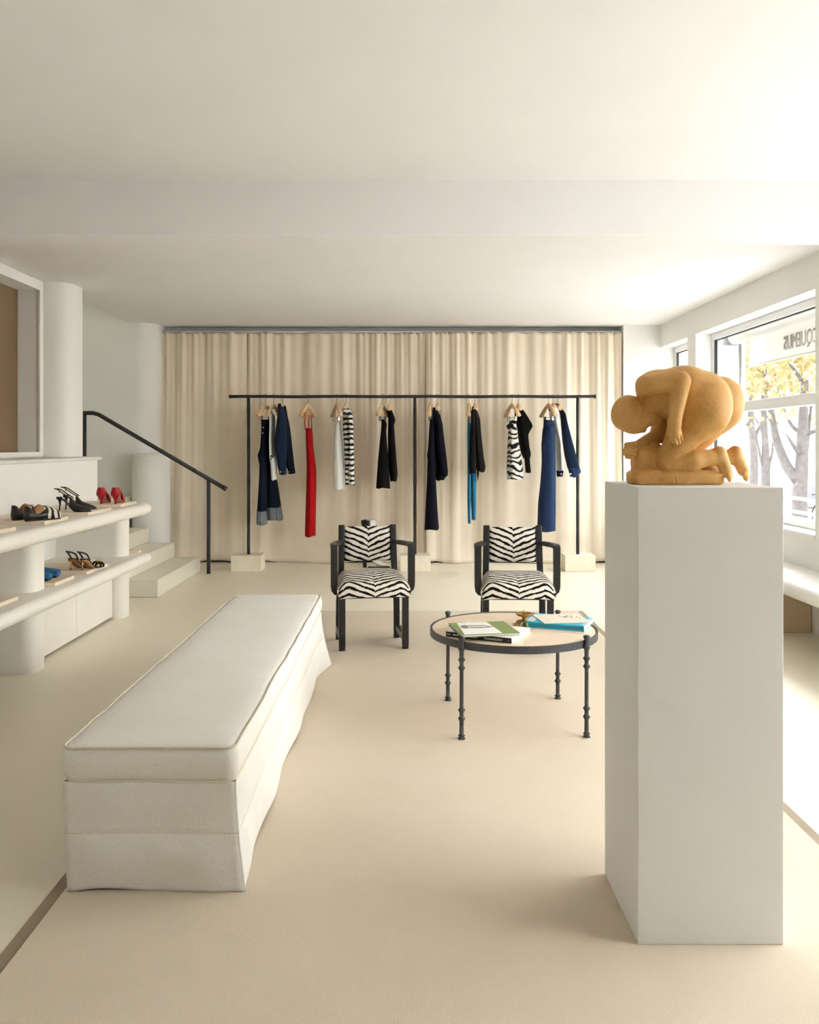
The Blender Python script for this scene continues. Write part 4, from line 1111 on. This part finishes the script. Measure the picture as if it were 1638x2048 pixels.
def slingback(name):
    e = empty(name, (0, 0, 0)); L = .215; f = foot_curve(.085, L); wd = lambda t: sole_w(t, .034, True)
    sole_mesh(f, L, wd).build('sole', M['leather_b'], e, angle=50)
    mb = MB(); strip(mb, np.linspace(.40, .995, 22), 0, lambda t: .052 * (1 - (t - .40) / .6) ** .75 + .006, lambda t: wd(t) * 1.02, f, L)
    solidify(mb.build('toe_upper', M['leather_b'], e, smooth=True), .0025)
    mb = MB(); strip(mb, np.linspace(.0, .14, 6), 0, lambda t: .012, lambda t: wd(t), f, L); solidify(mb.build('heel_cup', M['leather_b'], e, smooth=True), .002)
    MB().tube([(.020, 0, .084), (.022, 0, .05), (.019, 0, .02), (.018, 0, 0)], [.011, .0055, .0042, .0045], 10).build('heel', M['leather_b'], e, smooth=True)
    for s in (-1, 1):
        P = catmull([(.098, s * .022, .088), (.060, s * .030, .112), (.018, s * .024, .142), (-.012, 0, .148)], 6)
        MB().tube(P, .0058, 6, .6).build('sling_strap', M['leather_b'], e, smooth=True)
    MB().box(.020, .030, -.031, -.026, .124, .134).build('buckle', M['gold'], e)
    return e
def loafer(name):
    e = empty(name, (0, 0, 0)); L = .24; f = lambda t: .008; wd = lambda t: sole_w(t, .040) * 1.05
    sole_mesh(f, L, wd, .008).build('sole', M['leather_b'], e, angle=50)
    mb = MB(); strip(mb, np.linspace(.44, .99, 20), 0, lambda t: .056 * (1 - ((t - .44) / .56) ** 2) ** .6 + .012, wd, f, L)
    solidify(mb.build('vamp', M['zshoe'], e, smooth=True), .003)
    for nm, mat, sc in (('quarter', M['leather_b'], 1.0), ('lining', M['leather_i'], .95)):
        rings = []
        for a in np.linspace(-1, 1, 30):
            t = abs(a) * .52; sgn = 1 if a > 0 else -1
            x = (t - .0) * L + .0; w_ = wd(max(t, .001)) * sc; ht = .062 + .016 * math.exp(-((abs(a) - 0) / .25) ** 2) - .034 * math.sin(PI * min(1, abs(a))) ** 1.5
            x2 = x + (1 - sc) * .06 * (1 - abs(a))
            rings.append([(x2, sgn * w_ * (1 if abs(a) > .02 else .2), .008), (x2 - .004 * (1 - abs(a)), sgn * w_ * 1.03, .030), (x2 + .002, sgn * w_ * .94, .008 + ht)])
        solidify(MB().loft(rings, False, False, closed=False).build(nm, mat, e, smooth=True), .0025)
    mb = MB(); strip(mb, np.linspace(.22, .46, 8), 0, lambda t: .052 + .030 * math.sin(PI * (t - .22) / .30), lambda t: wd(t) * .9, f, L)
    solidify(mb.build('tongue', M['leather_i'], e, smooth=True), .003)
    MB().box(.112, .135, -.018, .018, .078, .081).build('strap', M['leather_b'], e, bevel=.001)
    return e
def mule(name):
    e = empty(name, (0, 0, 0)); L = .205; f = foot_curve(.062, L); wd = lambda t: sole_w(t, .036, True)
    sole_mesh(f, L, wd, .006).build('sole', M['nude_l'], e, angle=50)
    mb = MB(); strip(mb, np.linspace(.52, .99, 18), 0, lambda t: .074 * (1 - (t - .52) / .48) ** .6 + .008, wd, f, L)
    solidify(mb.build('upper', M['red_l'], e, smooth=True), .003)
    mb = MB(); rings = []        # flaring heel counter rising like a petal
    for t in np.linspace(0, 1, 10):
        rings.append([(-.012 - .030 * math.sin(PI * t / 2) ** 2 * 0 - .016 * t + .030 * abs(u) ** 2, u * .036 * (1 - .40 * t ** 2), .060 + .060 * t) for u in np.linspace(-1, 1, 9)])
    solidify(MB().loft(rings, False, False, closed=False).build('heel_flare', M['red_l'], e, smooth=True), .003)
    mb = MB(); mb.loft([[(x + cx, y, z) for x, y in ((-hw, -hw), (hw, -hw), (hw, hw), (-hw, hw))] for hw, cx, z in ((.024, .012, .062), (.014, .008, .038), (.007, .006, .018), (.008, .004, 0))])
    mb.build('heel', M['red_l'], e, bevel=.003)
    return e
def sandal(name):
    e = empty(name, (0, 0, 0)); L = .21; f = foot_curve(.075, L); wd = lambda t: sole_w(t, .036)
    sole_mesh(f, L, wd, .006).build('sole', M['leather_b'], e, angle=50)
    rings = [[(t * L, s * wd(t) * .9, f(t) - .004 - (0 if k else .034 * max(0, 1 - abs(t - .25) / .33))) for s, k in ((-1, 1), (1, 1), (1, 0), (-1, 0))] for t in np.linspace(.02, .58, 14)]
    MB().loft(rings).build('arch', M['leather_i'], e, smooth=True)
    MB().tube([(.018, 0, .074), (.016, 0, 0)], [.0055, .0045], 10).build('heel', M['gold'], e, smooth=True)
    MB().tube([(.016, 0, .006), (.016, 0, 0)], .0052, 10).build('heel_tip', M['leather_b'], e)
    P = catmull([(.055, -.026, .062), (.020, -.030, .105), (-.022, 0, .122), (.020, .030, .112), (.055, .026, .066)], 6)
    MB().tube(P, .0055, 6).build('ankle_strap', M['leather_b'], e, smooth=True)
    for t0, hgt in ((.70, .035), (.84, .026)):
        P = [(t0 * L + .006 * math.sin(a), wd(t0) * 1.05 * math.cos(a), f(t0) + hgt * math.sin(a)) for a in np.linspace(0, PI, 12)]
        MB().tube(P, .008, 8, .5).build('toe_strap', M['leather_b'], e, smooth=True)
    MB().ball((.76 * L, 0, .040), (.020, .017, .010)).build('ornament', M['gold'], e, smooth=True)
    return e
def block_mule(name):
    e = empty(name, (0, 0, 0)); L = .225
    MB().box(0, L, -.036, .036, 0, .012).build('sole', M['leather_b'], e, bevel=.004)
    MB().box(0, .06, -.036, .036, .012, .030).build('heel', M['blue_s'], e, bevel=.004)
    rings = [[(x, s * w_, z) for s, z in ((-1, .012), (1, .012), (1, h), (-1, h))] for x, w_, h in ((.100, .041, .058), (.150, .042, .054), (.2, .042, .046), (.232, .041, .040))]
    MB().loft(rings).build('upper', M['blue_s'], e, bevel=.006)
    MB().box(.108, .135, -.043, .043, .030, .064).build('band', M['blue_s'], e, bevel=.003)
    MB().box(.112, .13, -.015, .015, .062, .066).build('buckle', M['leather_b'], e, bevel=.001)
    return e
ZT, ZL = .8661, .4811
def shoe(o, px, py, z, yaw, label, cat, grp):
    Yd = (EYE - z) * F / (py - VY)
    o.location = ((px - VX) / F * Yd, Yd, z); o.rotation_euler = (0, 0, math.radians(yaw)); tag(o, label, cat, grp)
l1 = loafer('loafer'); l2 = copy_tree(l1)
shoe(l1, 25, 1041, ZT, 66, 'black and zebra flat loafer further left of its pair', 'shoe', 'loafers on the upper shelf')
shoe(l2, 50, 1043, ZT, 60, 'black and zebra flat loafer in front, zebra toe showing', 'shoe', 'loafers on the upper shelf')
s1 = slingback('slingback_heel'); s2 = copy_tree(s1)
shoe(s1, 113, 1024, ZT, 4, 'black slingback stiletto nearer the camera', 'shoe', 'slingbacks on the upper shelf')
shoe(s2, 126, 1019, ZT, 6, 'black slingback stiletto partly behind its pair', 'shoe', 'slingbacks on the upper shelf')
m1 = mule('heeled_mule'); m2 = copy_tree(m1)
shoe(m1, 202, 1008, ZT, 96, 'left one of the red heeled mules', 'shoe', 'red mules on the upper shelf')
shoe(m2, 231, 1008, ZT, 96, 'right one of the red heeled mules, nearest the stairs', 'shoe', 'red mules on the upper shelf')
d1 = sandal('strappy_sandal'); d2 = copy_tree(d1)
shoe(d1, 138, 1140, ZL, 70, 'left one of the black strappy sandals with gold heel', 'shoe', 'sandals on the lower shelf')
shoe(d2, 161, 1141, ZL, 68, 'right one of the black strappy sandals, gold ornament showing', 'shoe', 'sandals on the lower shelf')
k1 = block_mule('suede_shoe'); k2 = copy_tree(k1)
k1.location = (-2.365, 5.24, ZL); k1.rotation_euler = (0, 0, math.radians(6)); tag(k1, 'blue suede square-toed shoe nearer the camera', 'shoe', 'blue shoes on the lower shelf')
k2.location = (-2.365, 5.36, ZL); k2.rotation_euler = (0, 0, math.radians(6)); tag(k2, 'blue suede square-toed shoe behind its pair', 'shoe', 'blue shoes on the lower shelf')

# ---- two-tone boot standing by the curtain behind the left armchair
bt = empty('heeled_boot', (-.40, 9.22, 0), 'tall black and white high-heeled boot behind the left zebra chair', 'boot')
def boot_ring(t):
    # t 0 = sole, 1 = top edge
    z = .085 + .415 * t; cx = -.40 + .012 * math.sin(t * 3); r = .050 + .026 * t ** .8
    return z, cx, r
for nm, mat, a0, a1 in (('back_half', M['leather_b'], PI / 2, 3 * PI / 2), ('front_half', M['white_l'], -PI / 2, PI / 2)):
    rings = []
    for t in np.linspace(0, 1, 14):
        z, cx, r = boot_ring(t)
        rings.append([(cx + r * math.cos(a + .25), 9.22 + r * .85 * math.sin(a + .25), z + .006 * math.cos(a) * t) for a in np.linspace(a0, a1, 14)])
    solidify(MB().loft(rings, False, False, closed=False).build(nm, mat, bt, smooth=True), .004)
rings = []
for x, z0, z1, w_ in ((-.375, .075, .16, .045), (-.345, .05, .125, .046), (-.31, .022, .095, .046), (-.27, .010, .068, .044), (-.225, .008, .046, .036), (-.185, .008, .030, .020), (-.165, .010, .022, .006)):
    rings.append([(x, 9.22 + w_ * math.cos(a), (z0 + z1) / 2 + (z1 - z0) / 2 * math.sin(a)) for a in np.linspace(0, 2 * PI, 15)[:-1]])
MB().loft(rings).build('foot', M['white_l'], bt, smooth=True)
MB().lathe([(.034, .12), (.030, .09), (.014, .074), (.011, .066), (.020, .060), (.022, .05), (.020, .0)], -.435, 9.22, 16).build('heel', M['leather_b'], bt, smooth=True)
MB().box(-.40, -.168, 9.185, 9.255, 0, .009).build('sole', M['leather_b'], bt, bevel=.003)

# ------------------------------------------------------------------ outside the windows
GZ = -1.2
struct(MB().box(3.1, 90, -30, 110, GZ - .2, GZ), 'ground_street', M['pave'])
struct(MB().box(3.02, 4.9, -6, 30, -.6, -.05), 'ground_terrace', M['pave'])
fc = empty('facade_opposite', (34, 40, GZ), kind='structure')
MB().box(34, 36, -20, 100, GZ, 9).build('facade_wall', M['facade'], fc)
for k in range(14):
    for r in range(2):
        y = 24 + k * 5.2; MB().box(33.9, 34.02, y, y + 1.8, GZ + 1.2 + r * 4.2, GZ + 3.8 + r * 4.2).build('facade_window', M['metal_g'], fc)
pil = struct(MB().box(3.02, 3.36, 8.66, 9.0, -.6, 3.2), 'wall_pilaster', M['plaster_r'])

# awning with printed valance
aw = empty('awning', (3.25, 6.5, 2.0), 'rolled white canvas awning with a lettered valance outside the window', 'awning')
MB().tube([(3.20, 3.0, 2.335), (3.20, 8.52, 2.335)], .068, 20).build('canvas_roll', M['awning'], aw, smooth=True)
MB().box(3.10, 3.14, 3.0, 8.5, 2.40, 2.47).build('cassette', M['pvc'], aw, bevel=.01)
MB().box(3.10, 3.24, 8.53, 8.57, 2.26, 2.44).build('bracket', M['metal_g'], aw, bevel=.01)
MB().tube([(3.27, 8.56, 2.28), (3.30, 8.60, 1.2), (3.31, 8.62, .3)], .019, 8).build('arm', M['metal_g'], aw, smooth=True)
MB().loft([[(3.35 + .006 * math.sin(y * 5), y, z) for y in np.linspace(3.0, 8.52, 60)] for z in (2.34, 2.2, 2.06)], False, False, closed=False).build('valance', M['awning'], aw, smooth=True)
MB().loft([[(x, y, z) for x, z in ((3.26, 2.36), (3.35, 2.345))] for y in (3.0, 8.52)], False, False, closed=False).build('canvas_top', M['awning'], aw)
MB().tube([(3.35, 3.0, 2.055), (3.35, 8.52, 2.055)], .011, 8).build('hem', M['awning'], aw, smooth=True)
text_mesh('JACQUEMUS', .178, M['letter'], aw, (3.352 - 3.25, 7.36 - 6.5, 2.185 - 2.0), (PI / 2, 0, PI / 2), sx=.80, ext=.009)

# railing of the terrace
rl = empty('street_railing', (4.6, 12, -.05), 'pale metal railing along the terrace outside the window', 'railing')
for z in (.66, .50): MB().tube([(4.6, 4.0, z), (4.6, 30, z)], .022, 8).build('rail', M['metal_g'], rl, smooth=True)
for k in range(9): MB().box(4.58, 4.62, 4.4 + k * 3.1, 4.44 + k * 3.1, -.05, .66).build('post', M['metal_g'], rl)

def tree(label, base, trunk, limbs, nleaf, crown, seed, r0):
    e = empty('street_tree', base, label, 'tree', 'autumn trees in the street')
    bx, by, bz = base
    mb = MB(); pts = [(bx + x, by + y, bz + z) for x, y, z in trunk]
    mb.tube(catmull(pts, 4), list(np.interp(np.linspace(0, 1, (len(pts) - 1) * 4 + 1), [0, 1], [r0, r0 * .45])), 12).build('trunk', M['bark'], e, smooth=True)
    for L in limbs:
        pts = [(bx + x, by + y, bz + z) for x, y, z in L[1:]]
        MB().tube(catmull(pts, 4), list(np.interp(np.linspace(0, 1, (len(pts) - 1) * 4 + 1), [0, 1], [L[0], L[0] * .25])), 8).build('branch', M['bark'], e, smooth=True)
    rs = np.random.default_rng(seed); vs = []; fs = []
    cl = [(rs.normal(0, 1, 3)) for _ in range(70)]
    for i in range(nleaf):
        c = cl[rs.integers(0, len(cl))]; p = c * np.array(crown[1]) * .8 + rs.normal(0, .30, 3) + np.array(crown[0])
        if p[2] < crown[2]: continue
        s = rs.uniform(.07, .15); d1 = rs.normal(0, 1, 3); d1 /= np.linalg.norm(d1); d2 = np.cross(d1, rs.normal(0, 1, 3)); d2 /= np.linalg.norm(d2)
        q = np.array([bx, by, bz]) + p; n = len(vs)
        vs += [tuple(q - d1 * s), tuple(q + d2 * s * .55), tuple(q + d1 * s), tuple(q - d2 * s * .55)]; fs.append((n, n + 1, n + 2, n + 3))
    o = MB().add(vs, fs).build('foliage', M['leaf'], e); o['kind'] = 'stuff'
def at(px, Y): return (px - VX) / F * Y
Yt = 26.0; bx = at(1600, Yt); sc = Yt / F
def rel(px, py, dy=0): return ((px - 1600) * sc, dy, EYE - (py - VY) * sc - GZ)
tree('nearest street tree with thick forked trunk and yellow leaves', (bx, Yt, GZ), [rel(1600, 1056), rel(1599, 990), rel(1603, 940), rel(1605, 880), rel(1607, 825), rel(1610, 760)],
     [(.17, rel(1598, 965), rel(1578, 930, .2), rel(1562, 880, .3), rel(1552, 830, .3), rel(1543, 760, .4), rel(1535, 690, .4)),
      (.08, rel(1601, 910), rel(1585, 897, -.2), rel(1568, 880, -.4), rel(1557, 868, -.5)),
      (.12, rel(1606, 920), rel(1618, 895, .2), rel(1626, 860, .3), rel(1636, 800, .4)),
      (.08, rel(1606, 870), rel(1622, 862, -.3), rel(1640, 848, -.6)),
      (.07, rel(1604, 868), rel(1592, 850, .3), rel(1584, 820, .5), rel(1572, 770, .6)),
      (.06, rel(1556, 850, .3), rel(1540, 838, 0), rel(1522, 830, -.3), rel(1508, 815, -.6)),
      (.06, rel(1603, 760), rel(1590, 720, .5), rel(1570, 690, .9))],
     2600, ((-.4, 0, 5.1), (1.9, 1.6, 1.3), 3.0), 3, .24)
Yt = 34.0; sc = Yt / F; bx2 = at(1532, Yt)
def rel(px, py, dy=0): return ((px - 1532) * sc, dy, EYE - (py - VY) * sc - GZ)
tree('slimmer forked street tree further off, left of the nearest tree', (bx2, Yt, GZ), [rel(1532, 1016), rel(1531, 950), rel(1531, 910), rel(1529, 860), rel(1526, 790)],
     [(.10, rel(1534, 945), rel(1545, 925, .3), rel(1553, 905, .4), rel(1560, 870, .6)), (.08, rel(1529, 940), rel(1522, 920), rel(1516, 890), rel(1508, 850)), (.06, rel(1530, 880), rel(1518, 850), rel(1500, 820))],
     2200, ((0, 0, 6.0), (2.0, 1.6, 1.6), 3.2), 5, .20)
Yt = 42.0; bx3 = at(1506, Yt)
tree('furthest street tree at the left edge of the window view', (bx3, Yt, GZ), [(0, 0, 0), (.05, 0, 2), (-.1, 0, 4), (.1, 0, 6.5)],
     [(.10, (0, 0, 2.6), (.5, .2, 3.6), (1.0, .4, 4.6)), (.09, (0, 0, 3), (-.6, 0, 4), (-1.0, 0, 5))], 1800, ((0, 0, 6.6), (2.0, 1.6, 1.8), 3.4), 9, .22)

# parked car, only a sliver of it in view beyond the railing
cr = empty('parked_car', (16.2, 33.0, GZ), 'dark blue parked car behind the railing', 'car')
def car_prof(P, y0, y1, nm, mat, bev=.06): MB().loft([[(x, y, GZ + z) for y, z in P] for x in (y0, y1)]).build(nm, mat, cr, bevel=bev)
car_prof([(30.6, .35), (30.5, .75), (31.6, .88), (32.4, 1.38), (34.0, 1.40), (34.9, .95), (35.3, .9), (35.3, .35)], 15.4, 17.0, 'body', M['carblue'])
MB().loft([[(x, y, GZ + z) for y, z in ((31.75, .92), (32.45, 1.32), (33.95, 1.33), (34.6, .96))] for x in (15.385, 17.015)]).build('side_window', M['metal_g'], cr)
for y in (31.4, 34.4):
    for x in (15.42, 16.98): MB().lathe([(.1, -.1), (.32, -.1), (.34, -.06), (.34, .06), (.32, .1), (.1, .1)], seg=20).rot(PI / 2, 'Y').move((x, y, GZ + .34)).build('wheel', M['rubber'], cr, angle=40)
# bicycle leaning outside
by_ = empty('bicycle', (12.2, 25.6, GZ), 'dark bicycle by the trunk of the nearest tree', 'bicycle')
for yy in (25.1, 26.15):
    P = [(12.3, yy + .34 * math.cos(a), GZ + .35 + .34 * math.sin(a)) for a in np.linspace(0, 2 * PI, 28)]
    MB().tube(P, .02, 6, cap=False).build('wheel', M['rubber'], by_, smooth=True)
MB().tube([(12.3, 25.1, GZ + .35), (12.3, 25.45, GZ + .82), (12.3, 26.0, GZ + .85), (12.3, 26.15, GZ + .35), (12.3, 25.65, GZ + .33), (12.3, 25.45, GZ + .82)], .018, 6).build('bike_frame', M['carblue'], by_)
MB().tube([(12.05, 26.0, GZ + 1.0), (12.3, 26.0, GZ + .98), (12.55, 26.0, GZ + 1.0)], .015, 6).build('handlebar', M['rubber'], by_)
MB().box(12.22, 12.38, 25.3, 25.55, GZ + .84, GZ + .9).build('saddle', M['rubber'], by_, bevel=.02)
